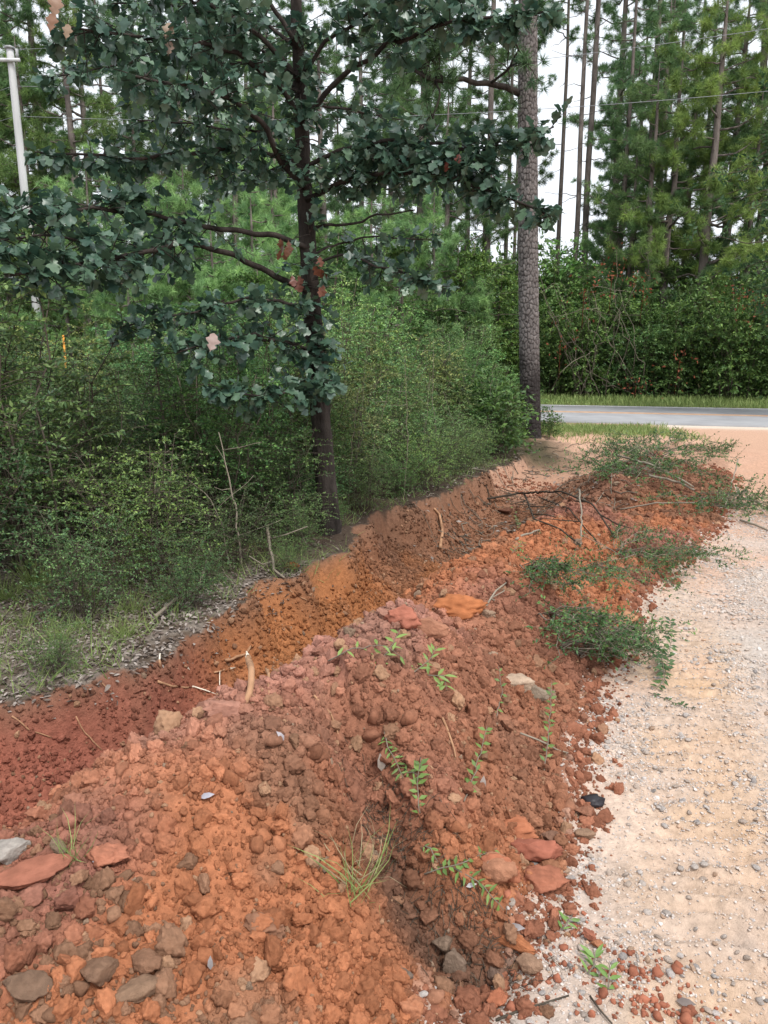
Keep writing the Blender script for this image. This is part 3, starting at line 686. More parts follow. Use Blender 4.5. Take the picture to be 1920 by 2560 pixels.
PYOUNG = [make_pine('young_pine', 7.5, .09, .06, 1.7, 46, 12, .22, 521, dead=0), make_pine('young_pine', 5.5, .07, .05, 1.5, 40, 11, .22, 522, dead=0)]
R = np.random.default_rng(31)
used = set()
def plant(proto, px, Y, rz, sc, label, cat, group, tint):
    P = W(px, 900, Y); f = id(proto) not in used; used.add(id(proto))
    return put(proto, f, P[0], Y, rz, sc, label, cat, group, tint)
tall_spots = [(1382, 44, 1), (1425, 33, 3), (1447, 34, 1), (1512, 38, 0), (1535, 32, 3), (1566, 44, 1), (1590, 36, 0), (1622, 47, 3), (1648, 42, 1), (1692, 50, 0), (1722, 40, 1), (1795, 46, 3), (1838, 36, 2), (1868, 33, 0), (1905, 42, 1),
              (1209, 34, 0), (1258, 42, 1), (1276, 55, 3), (1291, 38, 1), (1160, 46, 0), (1120, 52, 3), (1060, 40, 2), (1015, 55, 1), (960, 44, 0), (905, 36, 1), (850, 48, 3), (690, 40, 0), (640, 52, 1), (565, 42, 2), (505, 36, 3), (425, 46, 1), (385, 58, 0), (300, 38, 1), (255, 33, 0), (205, 50, 3), (150, 36, 2), (95, 44, 1), (40, 34, 0), (-40, 38, 2), (-90, 30, 0), (1975, 34, 0), (2040, 40, 2)]
rs_ = np.random.default_rng(33)
tall_spots += [(float(rs_.uniform(-60, 1980)), float(rs_.uniform(46, 68)), int(rs_.integers(0, 4))) for _ in range(18)]
tall_spots = [q for q in tall_spots if not (1340 < q[0] < 1372 or (q[1] > 45 and 1300 < q[0] < 1460))]
for k, (px, Y, v) in enumerate(tall_spots):
    if 1340 < px < 1470 or 1195 < px < 1300 or 1585 < px < 1660: v = 4          # the bare stems beside the gaps of sky
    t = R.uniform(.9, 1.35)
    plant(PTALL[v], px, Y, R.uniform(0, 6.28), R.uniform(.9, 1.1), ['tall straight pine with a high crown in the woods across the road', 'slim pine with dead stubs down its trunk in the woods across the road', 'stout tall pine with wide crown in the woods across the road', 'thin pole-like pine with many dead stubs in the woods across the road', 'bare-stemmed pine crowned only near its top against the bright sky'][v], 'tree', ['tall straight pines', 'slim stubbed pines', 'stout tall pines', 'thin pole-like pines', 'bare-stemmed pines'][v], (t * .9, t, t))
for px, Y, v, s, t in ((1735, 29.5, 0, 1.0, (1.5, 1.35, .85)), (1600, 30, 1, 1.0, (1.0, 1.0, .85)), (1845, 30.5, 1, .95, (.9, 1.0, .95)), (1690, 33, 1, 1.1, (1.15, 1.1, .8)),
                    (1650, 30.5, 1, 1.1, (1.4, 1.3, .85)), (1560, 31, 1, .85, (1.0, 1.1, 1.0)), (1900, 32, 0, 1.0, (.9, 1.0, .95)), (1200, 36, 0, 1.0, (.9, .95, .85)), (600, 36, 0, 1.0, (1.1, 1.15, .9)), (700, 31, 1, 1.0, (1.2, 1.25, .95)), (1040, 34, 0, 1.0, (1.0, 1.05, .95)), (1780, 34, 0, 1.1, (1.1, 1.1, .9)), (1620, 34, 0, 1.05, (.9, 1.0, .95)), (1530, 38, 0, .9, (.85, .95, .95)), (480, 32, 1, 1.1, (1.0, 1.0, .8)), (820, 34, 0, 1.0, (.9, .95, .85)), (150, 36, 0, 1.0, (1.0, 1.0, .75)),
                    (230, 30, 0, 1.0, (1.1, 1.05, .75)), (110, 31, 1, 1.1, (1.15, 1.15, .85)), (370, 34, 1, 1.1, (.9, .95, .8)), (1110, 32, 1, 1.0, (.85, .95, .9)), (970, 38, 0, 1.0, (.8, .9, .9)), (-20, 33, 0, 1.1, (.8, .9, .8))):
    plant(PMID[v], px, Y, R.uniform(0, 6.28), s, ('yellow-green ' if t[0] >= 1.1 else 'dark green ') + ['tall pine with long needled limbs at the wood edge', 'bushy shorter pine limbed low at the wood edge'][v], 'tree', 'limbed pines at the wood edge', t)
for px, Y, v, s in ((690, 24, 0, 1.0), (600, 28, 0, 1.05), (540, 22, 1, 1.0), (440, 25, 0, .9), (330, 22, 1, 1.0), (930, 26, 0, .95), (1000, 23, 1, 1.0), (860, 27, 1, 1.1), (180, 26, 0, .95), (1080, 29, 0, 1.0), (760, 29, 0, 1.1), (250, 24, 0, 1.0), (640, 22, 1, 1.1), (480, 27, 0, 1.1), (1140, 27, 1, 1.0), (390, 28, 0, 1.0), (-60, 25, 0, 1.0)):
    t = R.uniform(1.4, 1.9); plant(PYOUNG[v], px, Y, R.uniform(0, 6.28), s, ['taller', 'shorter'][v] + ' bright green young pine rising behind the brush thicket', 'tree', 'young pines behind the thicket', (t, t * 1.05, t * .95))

# the thick pine beside the drive
PY = float(G(1326, 1100, .03)[1]); pb = G(1326, 1105, .03); pine = empty('pine_tree', pb)
tag(pine, 'thick pine with plated grey bark standing alone beside the head of the ditch', 'tree')
R = np.random.default_rng(41)
pp = resample(np.array([W(1327, 1125, PY), W(1326, 1080, PY), W(1321, 700, PY), W(1319, 300, PY), W(1320, 0, PY), W(1322, -350, PY)]), .013)
hh = pp[:, 2] - pp[0, 2]; NS = 84
a_ = np.linspace(0, 2 * math.pi, NS, endpoint=False); pr = np.interp(hh, [0, .25, 1, 6, 12], [.235, .20, .187, .168, .14])
uv = np.stack([np.broadcast_to(a_[None] * .187, (len(pp), NS)), np.broadcast_to(hh[:, None], (len(pp), NS))], -1).reshape(-1, 2)
uv = uv + .026 * np.stack([fbm(uv * 9, 2, 1), fbm(uv * 9, 2, 2)], 1)
circ = 2 * math.pi * .187; nu = 19; cu, cv = circ / nu, .10
gx, gy = np.floor(uv[:, 0] / cu), np.floor(uv[:, 1] / cv); f1 = np.full(len(uv), 9.0); f2 = f1.copy(); idc = np.zeros(len(uv))
for dx in (-1, 0, 1):
    for dy in (-1, 0, 1):
        cx_, cy_ = (gx + dx).astype(np.int64), (gy + dy).astype(np.int64); wx = cx_ % nu
        jx, jy = _h(wx, cy_, 0 * wx, 1) * .42 + .5, _h(wx, cy_, 0 * wx + 1, 2) * .42 + .5
        d_ = np.hypot(uv[:, 0] - (cx_ + jx) * cu, (uv[:, 1] - (cy_ + jy) * cv) * .62); r_ = _h(wx, cy_, 0 * wx + 2, 3)
        k = d_ < f1; f2 = np.where(k, f1, np.minimum(f2, d_)); idc = np.where(k, r_, idc); f1 = np.where(k, d_, f1)
edge = sstep(.001, .015, f2 - f1); bump_ = (.016 * edge + .005 * idc * edge + .003 * fbm(uv * 60, 2, 5)).reshape(len(pp), NS)
rr = pr[:, None] + bump_ - .012
V = pp[:, None] + rr[..., None] * np.stack([np.cos(a_), np.sin(a_), 0 * a_], -1)[None]
char = (1 - .93 * (1 - sstep(1.1, 2.3, uv[:, 1] + .35 * fbm(uv * 3, 2, 9))))          # fire-blackened foot of the trunk
i = (np.arange(len(pp) - 1)[:, None] * NS); j = np.arange(NS)[None]; j2 = (j + 1) % NS
F = np.stack([i + j, i + j2, i + NS + j2, i + NS + j], -1).reshape(-1, 4)
shade = np.clip((.10 + .70 * edge + .22 * idc) * char, 0, 1)
link('trunk', build_mesh('trunk', V, F, M['pinebark'], {'rnd': shade}, True), pine, True)
gp, gnn = Geo(), Geo()
def pine_limb(L, r0, tufts_, hang=.0, fr=.35):
    pts = wpath(L, .1, .05, len(L)); gk = Geo(); gk.tube(pts, np.linspace(r0, .012, len(pts)), 7, .15); link('limb', gk.mesh('limb', M['oakbark'], True), pine, True)
    for b in range(tufts_):
        u = fr + (1 - fr) * R.random(); i = min(int(u * (len(pts) - 1)), len(pts) - 2); c0 = pts[i]
        dd = unit(R.normal(size=3) * np.array([1, 1, .8]) + np.array([-.2, 0, .25 - hang])); bl = R.uniform(.25, .85); e = c0 + dd * bl
        gp.tube(wiggle(resample([c0, e], .12), .04, .9, b), np.linspace(.011, .004, max(3, int(bl / .12) + 1)), 4, .15)
        m = int(R.integers(2, 5)); q_ = c0 + (e - c0) * R.uniform(.6, 1.05, m)[:, None]
        ax = unit(dd + R.normal(size=(m, 3)) * .4); gnn.scatter(*TUFTS[b % 3], q_, frames(np.cross(ax, rvec(m)), ax), R.uniform(.16, .22, m), np.clip(R.normal(.22, .12, m), 0, 1))
pine_limb([(1300, 235, PY), (1260, 215, PY - .2), (1200, 205, PY - .3), (1090, 203, PY - .4), (1040, 180, PY - .4), (990, 150, PY - .3), (930, 100, PY - .2)], .06, 40, .0, .5)
pine_limb([(1110, 204, PY - .4), (1080, 140, PY - .5), (1090, 90, PY - .6), (1140, 60, PY - .6), (1180, 40, PY - .6)], .03, 34, .1, .2)
pine_limb([(1090, 204, PY - .4), (1100, 250, PY - .6), (1080, 320, PY - .6), (1090, 345, PY - .6)], .018, 5, .3, .3)
pine_limb([(1230, 205, PY - .3), (1280, 170, PY - .8), (1300, 120, PY - 1.1), (1260, 80, PY - 1.3)], .025, 14, .1, .3)
for ang_ in np.linspace(0, 5.6, 8):          # crown above
    zc = R.uniform(9.0, 11.2); cx0 = float(np.interp(zc, pp[:, 2], pp[:, 0])); c = np.array([cx0, PY, zc]); d = np.array([math.cos(ang_), math.sin(ang_), .2]) * R.uniform(1.6, 2.8)
    pts = wiggle(resample([c, c + d * .5 + np.array([0, 0, -.1]), c + d], .2), .1, .7, ang_); gp.tube(pts, np.linspace(.05, .012, len(pts)), 6, .15)
    for b in range(26):
        c0 = pts[int(R.integers(3, len(pts)))]; e = c0 + rvec() * R.uniform(.2, .7); m = 4; q_ = c0 + (e - c0) * R.uniform(.5, 1.05, m)[:, None]; ax = rvec(m)
        gnn.scatter(*TUFTS[b % 3], q_, frames(np.cross(ax, rvec(m)), ax), R.uniform(.18, .24, m), R.uniform(0, .5, m))
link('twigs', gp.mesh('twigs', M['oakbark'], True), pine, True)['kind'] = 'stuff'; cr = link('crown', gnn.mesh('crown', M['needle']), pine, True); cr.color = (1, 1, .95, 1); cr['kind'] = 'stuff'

# ------------------------------------------------------------------ broadleaf trees
def make_broadleaf(name, h, wdt, leaf, seed, n_l, lo=.25, mt='hedge'):
    global R
    R = np.random.default_rng(seed); root = empty(name); gt, gl_ = Geo(), Geo()
    t = np.linspace(0, 1, 12)[:, None]; pts = wiggle(np.concatenate([0 * t, 0 * t, h * .92 * t - .15 * (1 - t)], 1), .25, .5, seed); gt.tube(pts, np.linspace(.018 * h, .012, 12), 8, .3)
    for k in range(n_l):
        u = lo + (1 - lo) * R.random(); i = min(int(u * 11), 10); p0 = pts[i]; a = R.uniform(0, 6.28); L = wdt * .5 * math.sin(math.pi * (.15 + .8 * (u - lo) / (1 - lo))) * R.uniform(.5, 1.15)
        s = np.linspace(0, 1, 6)[:, None]; q = p0 + np.array([math.cos(a), math.sin(a), 0]) * L * s + np.array([0, 0, 1]) * L * (R.uniform(.1, .6) * s - .3 * s ** 2); q = wiggle(q, .1 * L, .9, k)
        gt.tube(q, np.linspace(.012 * (h / 5), .004, 6), 4, .3)
        for b in range(9):
            c0 = q[int(R.integers(2, 6))]; dd = unit(R.normal(size=3) * np.array([1, 1, .55])); e = c0 + dd * R.uniform(.2, .5) * wdt * .25
            tw = np.array([c0, (c0 + e) / 2, e]); gt.tube(tw, np.array([.006, .004, .002]), 3, .3, cap=False); leaves_along(gl_, tw, 15, leaf, .8, tint=(0, .3 + .7 * R.random()))
    link('trunk', gt.mesh('trunk', M['twig'], True), root)['kind'] = 'stuff'; link('crown', gl_.mesh('crown', M[mt]), root)['kind'] = 'stuff'
    return root
BT = [make_broadleaf('broadleaf_tree', 6.5, 4.2, .12, 601, 60), make_broadleaf('broadleaf_tree', 5.0, 3.6, .11, 602, 54, .15)]
R = np.random.default_rng(61)
for px, Y, v, s, t in ((1000, 19, 1, .95, (1.15, 1.15, .9)), (1180, 27, 0, .9, (1.3, 1.25, .85)), (1250, 29, 1, 1.0, (1.35, 1.3, .8)), (850, 20, 1, 1.0, (.9, 1.0, .9)), (1375, 32, 0, .9, (1.1, 1.1, .8)), (450, 26, 1, .9, (1.3, 1.3, .85)), (290, 27, 0, .8, (1.35, 1.3, .85)), (20, 27, 1, .9, (1.2, 1.2, .9)), (650, 19, 1, .8, (1.0, 1.1, .8))):
    plant(BT[v], px, Y, R.uniform(0, 6.28), s, 'leafy broadleaf sapling rising out of the thicket', 'tree', 'saplings in the thicket', t)
big = make_broadleaf('hardwood_tree', 10, 6.5, .13, 603, 90, .3)
put(big, True, *(W(2010, 900, 19.5)[:2] + np.array([0.35, 0])), .5, 1.0, 'dark leafy hardwood leaning in over the road from the side', 'tree', None, (.62, .75, .8))

# ------------------------------------------------------------------ thicket across the road
HB = [make_shrub('thicket_bush', 4.2, 3.0, 16, 34, 15, .13, 701, 'hedge', .06), make_shrub('thicket_bush', 3.6, 2.8, 15, 34, 15, .12, 702, 'hedge', .05), make_shrub('thicket_bush', 4.8, 3.0, 16, 36, 15, .13, 703, 'hedge', .08)]
R = np.random.default_rng(71); k = 0
for row, (n0, sp, sc) in enumerate(((10.0, 1.7, .82), (11.6, 2.0, 1.0), (14.0, 2.4, 1.2), (18.5, 3.4, 1.35), (27, 4.5, 1.6))):
    for a in np.arange(-9 - row * 3, 30 + row * 6, sp):
        p = RO + RD * (a + R.uniform(-.5, .5)) + RN * (n0 + R.uniform(-.4, .4)); pxx = 960 + FPX * p[0] / p[1]
        if pxx < -250 or pxx > 2250: continue
        t = R.uniform(.85, 1.6) * (1.0 if row < 2 else 1.25); lab = ['round ', 'low ', 'tall '][k % 3] + ('pale' if t > 1.2 else 'dark') + (' green bush fronting the grass verge across the road' if row == 0 else ' green bush behind the first row across the road') if row < 2 else 'bush in the undergrowth among the far pines'  # back rows tinted lighter, distance haze painted into their leaves
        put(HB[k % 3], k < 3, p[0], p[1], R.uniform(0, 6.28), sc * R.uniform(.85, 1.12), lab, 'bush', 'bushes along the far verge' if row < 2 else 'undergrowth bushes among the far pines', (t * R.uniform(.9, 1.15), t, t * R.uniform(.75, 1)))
        k += 1
# far woods closing the view
R = np.random.default_rng(72); gw = Geo(); nW = 30000
xw = R.uniform(-60, 70, nW); yw = 72 + R.uniform(0, 14, nW) ; zw = (2 + 9 * R.random(nW) ** 1.5) * (1 + .35 * fbm(np.c_[xw * .12, yw * .1], 2, 6)); zw = np.maximum(zw * R.random(nW) ** .4, .3)
gw.scatter(DIA_V, DIA_F, np.c_[xw, yw, zw], rand_frames(nW), R.uniform(.45, .95, nW), R.random(nW) * .8)
tag(link('far_woods', gw.mesh('far_woods', M['hedge'])), 'dim mass of undergrowth deep in the far pine woods', 'woods', kind='stuff')

# ------------------------------------------------------------------ brush thicket on the near bank
SB = [make_shrub('shrub', 2.2, 1.5, 12, 36, 24, .038, 801), make_shrub('shrub', 1.9, 1.6, 11, 36, 24, .036, 802), make_shrub('shrub', 2.5, 1.4, 12, 36, 24, .039, 803), make_shrub('shrub', 1.5, 1.5, 10, 34, 22, .033, 804, bare=.08)]
R = np.random.default_rng(81); k = 0
pts_ = []
def far_enough(p, s): return all((p[0] - q[0]) ** 2 + (p[1] - q[1]) ** 2 > s * s for q in pts_)
cand = np.c_[R.uniform(-9, 4.6, 6000), R.uniform(3.6, 17.5, 6000)]
dbk = polyd(cand, BANK)
for p, db in zip(cand, dbk):
    pxx = 960 + FPX * p[0] / p[1]
    if pxx < -260 or pxx > 1400 or (p - RO) @ RN > -2.2: continue
    mind = .26 if p[1] < 6.5 else .2
    if pxx < 330: mind = .3 + (330 - pxx) / 330 * .9
    if p[1] > 10 and pxx > 1180: mind = .55
    if p[1] > 14.2 and pxx > 1300: continue
    if (abs(pxx - 822) < 62 and p[1] < OAK_Y + .1) or (1262 < pxx < 1400 and p[1] < PY + .2): continue
    if db < mind or db > 9: continue
    s = .50 if db < 2.2 else .72 if db < 4.5 else 1.0
    if np.hypot(p[0] - ob[0], p[1] - ob[1]) < .3 or np.hypot(p[0] - pb[0], p[1] - pb[1]) < .45 or not far_enough(p, s): continue
    pts_.append(p)
for p in pts_:
    db = float(polyd(p[None], BANK)[0]); v = 3 if db < .75 else int(R.integers(0, 4)); hs_ = np.interp(db, [.3, .8, 1.6, 3, 6], [.42, .62, .85, 1.0, 1.12]) * R.uniform(.68, 1.28)
    pxx = 960 + FPX * p[0] / p[1]
    hs_ *= np.interp(pxx, [0, 420, 620], [.74, .80, 1.0]) if p[1] > 5.5 else 1
    b = np.interp(p[1], [4, 6, 9, 13], [1.1, 1.25, 1.55, 1.8]) * R.uniform(.65, 1.35)  # tint rises with distance: shaded front and lit back painted into the leaves
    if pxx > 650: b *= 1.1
    lab = ('low small-leaved shrub at the front of the brush above the trench', 'shrubs at the front of the brush') if db < 1.0 else (lambda q_: (q_, q_.replace(' shrub', ' shrubs')))(['upright', 'broad', 'tall slender', 'low spreading'][v] + ' small-leaved shrub ' + ('close around the oak trunk' if np.hypot(p[0] - ob[0], p[1] - ob[1]) < 1.6 else 'near the thick plated pine' if np.hypot(p[0] - pb[0], p[1] - pb[1]) < 2.8 else 'in the brush between oak and thick pine' if p[0] > ob[0] else 'in the brush between oak and utility pole'))
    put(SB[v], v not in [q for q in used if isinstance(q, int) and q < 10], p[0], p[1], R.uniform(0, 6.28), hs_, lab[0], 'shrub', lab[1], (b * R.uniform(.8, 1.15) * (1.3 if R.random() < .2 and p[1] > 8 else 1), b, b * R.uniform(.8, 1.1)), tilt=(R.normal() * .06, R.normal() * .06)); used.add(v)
for k_ in range(46):        # low weeds along the lip
    p = np.array([R.uniform(-2.6, 1.6), R.uniform(2.9, 8.5)]); d_ = float(polyd(p[None], BANK)[0])
    if not (.10 < d_ < .75): continue
    b_ = R.uniform(1.0, 1.6); put(SB[3], False, p[0], p[1], R.uniform(0, 6.28), R.uniform(.14, .30), 'tiny pale green weed sprouting along the bank lip', 'weed', 'weeds along the bank lip', (b_, b_, b_ * .9))
print('shrubs', len(pts_))
# brighter broad-leaved bush below the thick pine
bb = make_shrub('leafy_bush', 1.5, 1.4, 10, 20, 12, .085, 811, 'shrub', .1); used.discard('x')
for n_, (px, Y, s) in enumerate(((1225, 12.2, .95), (1255, 12.8, .75), (1190, 12.0, .7), (1372, 14.9, .42), (1285, 13.9, .36))):
    P = W(px, 1000, Y); put(bb, n_ == 0, P[0], Y, n_ * 2.1, s, 'broad-leaved bright green bush growing against the thick pine', 'bush', 'broad-leaved bushes by the thick pine', (.95, 1.05, .8))

# ------------------------------------------------------------------ clods and stones
def ico(sub):
    bm = bmesh.new(); bmesh.ops.create_icosphere(bm, subdivisions=sub, radius=1.0); bm.verts.ensure_lookup_table()
    V = np.array([v.co[:] for v in bm.verts]); F = np.array([[v.index for v in f.verts] for f in bm.faces]); bm.free(); return V, F
def rock(sub, seed, cuts=7, lump=.22, fine=.06, flat=.75):
    r = np.random.default_rng(seed); V, F = ico(sub); V = V.copy()
    V *= (1 + lump * fbm(V * 1.3 + seed, 3, seed))[:, None]
    for _ in range(cuts):
        nrm = unit(r.normal(size=3)); d = r.uniform(.5, .85); e = V @ nrm - d; V = np.where((e > 0)[:, None], V - (e * .92)[:, None] * nrm, V)
    V *= (1 + fine * fbm(V * 4.5 + 3 * seed, 3, seed + 9))[:, None]
    V *= np.array([1, r.uniform(.7, .95), r.uniform(flat - .15, flat + .1)])
    return V, F
CLOD3 = [rock(4, 900 + k, 9, .42, .30, .8) for k in range(7)]; STONE3 = [rock(4, 930 + k, 12, .3, .17, .78) for k in range(5)]
CLOD2 = [rock(2, 950 + k, 6, .5, .30, .8) for k in range(6)]; CRUMB = [rock(1, 970 + k, 3, .55, .25, .8) for k in range(6)]
PEB2 = [rock(2, 990 + k, 10, .3, .12, .5) for k in range(5)]; PEB1 = [rock(1, 1000 + k, 4, .12, .0, .6) for k in range(5)]
BRN, GRY, TAN = np.array([.20, .108, .066]), np.array([.24, .165, .115]), np.array([.33, .19, .115])
R = np.random.default_rng(91)
def clod_colour(P):
    n = len(P); base = soil_colour(P[:, :2]); pale = (base[:, 1] > .21)[:, None]; base = np.where(pale, np.array([.30, .125, .075]), base); f = R.random(n)[:, None]; g = R.random(n)
    c = base * R.uniform(.58, 1.04, (n, 1))
    near_brown = sstep(-.1, -.5, P[:, 0] + 1.4 * (P[:, 1] - 1.38)) * sstep(2.0, 1.5, P[:, 1])
    c = np.where((g < .008)[:, None], GRY * R.uniform(.8, 1.3, (n, 1)), c); c = np.where(((g > .008) & (g < .05))[:, None], TAN * R.uniform(.8, 1.1, (n, 1)), c)
    c = np.where(((g > .05) & (g < .075 + .42 * near_brown))[:, None], BRN * R.uniform(.8, 1.35, (n, 1)), c)
    return c
def spread_clods(N0, rlo, rhi, pw, want):
    q = np.c_[R.uniform(-2.7, 4.9, N0), .85 + 10.2 * R.random(N0) ** 1.85]; d_f, d_b = polyd(q, FOOT), polyd(q, BANK); px_, py_, _ = project(np.c_[q, np.zeros(N0)])
    ok = (d_f > -.03 - .16 * R.random(N0) ** 4) & (d_b < -.02 - .06 * R.random(N0)) & (px_ > -140) & (px_ < 1990) & (q[:, 1] < 10.6 + .6 * R.random(N0))
    ok &= R.random(N0) < (.85 + .45 * fbm(q * 1.7, 3, 111) + .25 * sstep(.5, .0, d_f)); q = q[ok][:want]
    rr_ = rlo * (rhi / rlo) ** (R.random(len(q)) ** pw) * (1 - .25 * sstep(6, 9, q[:, 1])); return q, rr_
qa, ra = spread_clods(150000, .0105, .034, 1.5, 17000); qb, rb_ = spread_clods(480000, .0034, .0100, 1.0, 95000); qc, rc = spread_clods(5000, .024, .044, 1.6, 420)
d_c = polyd(qc, FOOT); kc = (d_c < .5) | (qc[:, 1] < 2.0) | (R.random(len(qc)) < .3); qc, rc = qc[kc], rc[kc]
qd = np.c_[R.uniform(-2.7, 2.5, 60000), 1.6 + 6.4 * R.random(60000) ** 1.3]; dd_c, dd_b = polyd(qd, CREST), polyd(qd, BANK); pd, _, _ = project(np.c_[qd, np.zeros(len(qd))])
qd = qd[(dd_c > .3) & (dd_b < .0) & (pd > -80)][:15000]; rd = .0055 * 3.2 ** (R.random(len(qd)) ** 1.6)
cand = np.concatenate([qa, qb, qc, qd]); r = np.concatenate([ra, rb_, rc, rd]); n = len(cand); df, dc = polyd(cand, FOOT), polyd(cand, CREST)
r *= (1 + .10 * (cand[:, 1] - 2).clip(0, 5)) * np.where((dc > .3) & (r > .018), .62, 1.0)
P = np.c_[cand, Zs(cand[:, 0], cand[:, 1])]; P[:, 2] += r * R.uniform(-.35, .32, n)
col = clod_colour(P); sx, sy, dep = project(P)
pix = np.where((sx > 0) & (sx < 1920) & (sy < 2560), r / dep, 0); order = np.argsort(-pix)
TOPN = 290; topi = order[:TOPN]; resti = order[TOPN:]; mid = resti[r[resti] > .0102]; small = resti[r[resti] <= .0102]
print('clods', n, len(mid), len(small))
crumb_me = [build_mesh('crumb', v, f, M['clod']) for v, f in CLOD2]
clod_me = [build_mesh('clod', v, f, M['clod'], smooth=True) for v, f in CLOD3]; stone_me = [build_mesh('stone', v, f, M['stone'], smooth=False) for v, f in STONE3]
def rot_m(): return Matrix(rand_frames(1)[0].tolist()).to_4x4()
def rock_obj(name, me, p, size, colr, rot=None):
    o = bpy.data.objects.new(name, me); COL.objects.link(o); S = Matrix.Diagonal((*(np.ones(3) * size if np.isscalar(size) else size), 1))
    o.matrix_world = Matrix.Translation([float(c) for c in p]) @ (rot or rot_m()) @ S; o.color = (*[float(c) for c in colr], 1); return o
for nk, k in enumerate(topi):
    c = col[k]; s_ = c[0] / max(c[2], 1e-3)
    lum = c.sum()
    kind = 'stone' if s_ < 2.85 and lum < .5 else 'clod'
    where = 'at the foot of the mound beside the gravel' if df[k] < .22 and P[k, 1] > 1.7 else 'on the trench side of the mound' if dc[k] > .05 else 'on the drive side of the mound'
    hue = 'brown' if kind == 'stone' else 'dull red' if c[0] < .30 else 'bright orange' if c[1] < .16 else 'tan'
    size = 'large' if r[k] > .036 else 'small'
    o = rock_obj('stone' if kind == 'stone' else 'clay_clod', stone_me[int(R.integers(5))] if kind == 'stone' else (crumb_me[nk % 6] if nk > len(topi) - 40 else clod_me[int(R.integers(7))]), P[k] + np.array([0, 0, r[k] * .1]), r[k] * 1.12, c)
    tag(o, f'{size} {hue} {"stone" if kind == "stone" else "clay clod"} {where}', 'stone' if kind == 'stone' else 'clod', f'{hue} {"stones" if kind == "stone" else "clods"} on the dirt mound')

tpl = [o for o in COL.objects if o.name.startswith('clay_clod') and o.data in clod_me]; tpl = [next(o for o in tpl if o.data == m) for m in clod_me if any(o.data == m for o in tpl)]
tag(gn_scatter('clay_clods', P[mid], R.uniform(0, 6.28, (len(mid), 3)), r[mid] * 1.1, col[mid], tpl, M['clods_inst']), 'countless fist-sized clay clods covering the dirt mound and trench', 'clods', kind='stuff')
tps = []
for m in crumb_me: tps += [o for o in COL.objects if o.data == m][:1]
tag(gn_scatter('clay_crumbs', P[small], R.uniform(0, 6.28, (len(small), 3)), r[small] * 1.15, col[small], tps, M['clods_inst']), 'fine clay crumbs strewn over the dirt mound and trench', 'crumbs', kind='stuff')
def hit(px, py, off=0.0):
    d = ray(px, py); lo = 1.15
    t1 = min(30.0, (-.55 - HC) / d[2]); t0 = max(1.0, (.75 - HC) / d[2])
    for m in (90, 30):
        ts = np.linspace(t0, t1, m); below = HC + d[2] * ts < Zs(d[0] * ts, d[1] * ts) + off; h = int(np.argmax(below)) if below.any() else m - 1; t0, t1 = ts[max(h - 1, 0)], ts[h]
    return np.array([d[0] * t1, d[1] * t1, HC + d[2] * t1])
def feature(name, px, py, wpx, colr, label, cat, me, sq=(1, .8, .7), lift=.4, rz=0., tilt=0.):
    # sits on the surface met by the line of sight
    p_ = hit(px, py); t = p_[1] / ray(px, py)[1]; d = ray(px, py)
    s = wpx / FPX * t * .5; p = p_ + np.array([0, 0, s * sq[2] * lift])
    o = rock_obj(name, me, p, s * np.array(sq), np.array(colr) * .82, Matrix.Rotation(rz, 4, 'Z') @ Matrix.Rotation(tilt, 4, 'X')); tag(o, label, cat); return o
F_ = feature
F_('stone', 22, 2140, 120, (.40, .355, .315), 'pale grey pitted stone at the mound crest above the flat red slab', 'stone', stone_me[0], (1, .8, .75))
F_('clay_slab', 40, 2215, 250, (.36, .145, .095), 'flat smooth red clay slab leaning below the grey pitted stone', 'clay slab', stone_me[1], (1, .42, .36), .5, .65)
F_('stone', 1290, 1718, 90, (.50, .37, .27), 'pale tan angular rock embedded halfway up the drive side of the mound', 'stone', stone_me[2], (1, .8, .8))
F_('stone', 1338, 1745, 72, (.30, .235, .175), 'grey-brown rock touching the pale tan angular rock', 'stone', stone_me[3], (1, .8, .85))
F_('clay_clod', 1333, 2152, 150, (.36, .13, .085), 'biggest dark red clay block at the foot of the mound', 'clod', clod_me[0], (1, .8, .75), .5)
F_('clay_clod', 1248, 2185, 120, (.40, .15, .085), 'orange clay block resting behind the split pale-faced block', 'clod', clod_me[1])
F_('clay_clod', 1235, 2195, 105, (.42, .20, .12), 'angular clay block with a pale split face near the topsoil streak', 'clod', stone_me[4], (1, .8, .9), .6)
F_('clay_clod', 1345, 2220, 130, (.36, .14, .085), 'ragged rust-coloured clay lump spilling onto the gravel', 'clod', clod_me[2])
F_('clay_clod', 1290, 2080, 130, (.42, .16, .085), 'broad orange clay lump above the biggest dark red block', 'clod', clod_me[3], (1, .8, .65))
F_('stone', 1372, 2100, 62, (.23, .125, .085), 'dark brown angular stone between the clay blocks at the foot', 'stone', stone_me[1])
F_('clay_clod', 1466, 2043, 52, (.32, .15, .095), 'rounded brown clod lying alone on the pale sand', 'clod', stone_me[0], (1, .9, .8), .8)
F_('stone', 1462, 2095, 52, (.33, .21, .14), 'two-toned stone on the gravel below the rounded brown clod', 'stone', stone_me[2], (1, .8, .65), .8)
F_('clay_clod', 1430, 2130, 40, (.40, .17, .10), 'small red clod on the gravel edge beside the biggest block', 'clod', clod_me[4])
F_('clay_clod', 1292, 2372, 100, (.44, .17, .08), 'long orange clay slab lying at the bottom end of the topsoil streak', 'clod', stone_me[3], (1, .55, .5), .6, -.5)
F_('stone', 1318, 2425, 70, (.34, .21, .14), 'split brown stone with an orange side on the pale gravel', 'stone', stone_me[4], (1, .8, .85), .6)
F_('stone', 1110, 2380, 68, (.23, .16, .115), 'tall brown stone beside the orange clods above another brown stone', 'stone', stone_me[0], (.8, .75, 1.1), .6)
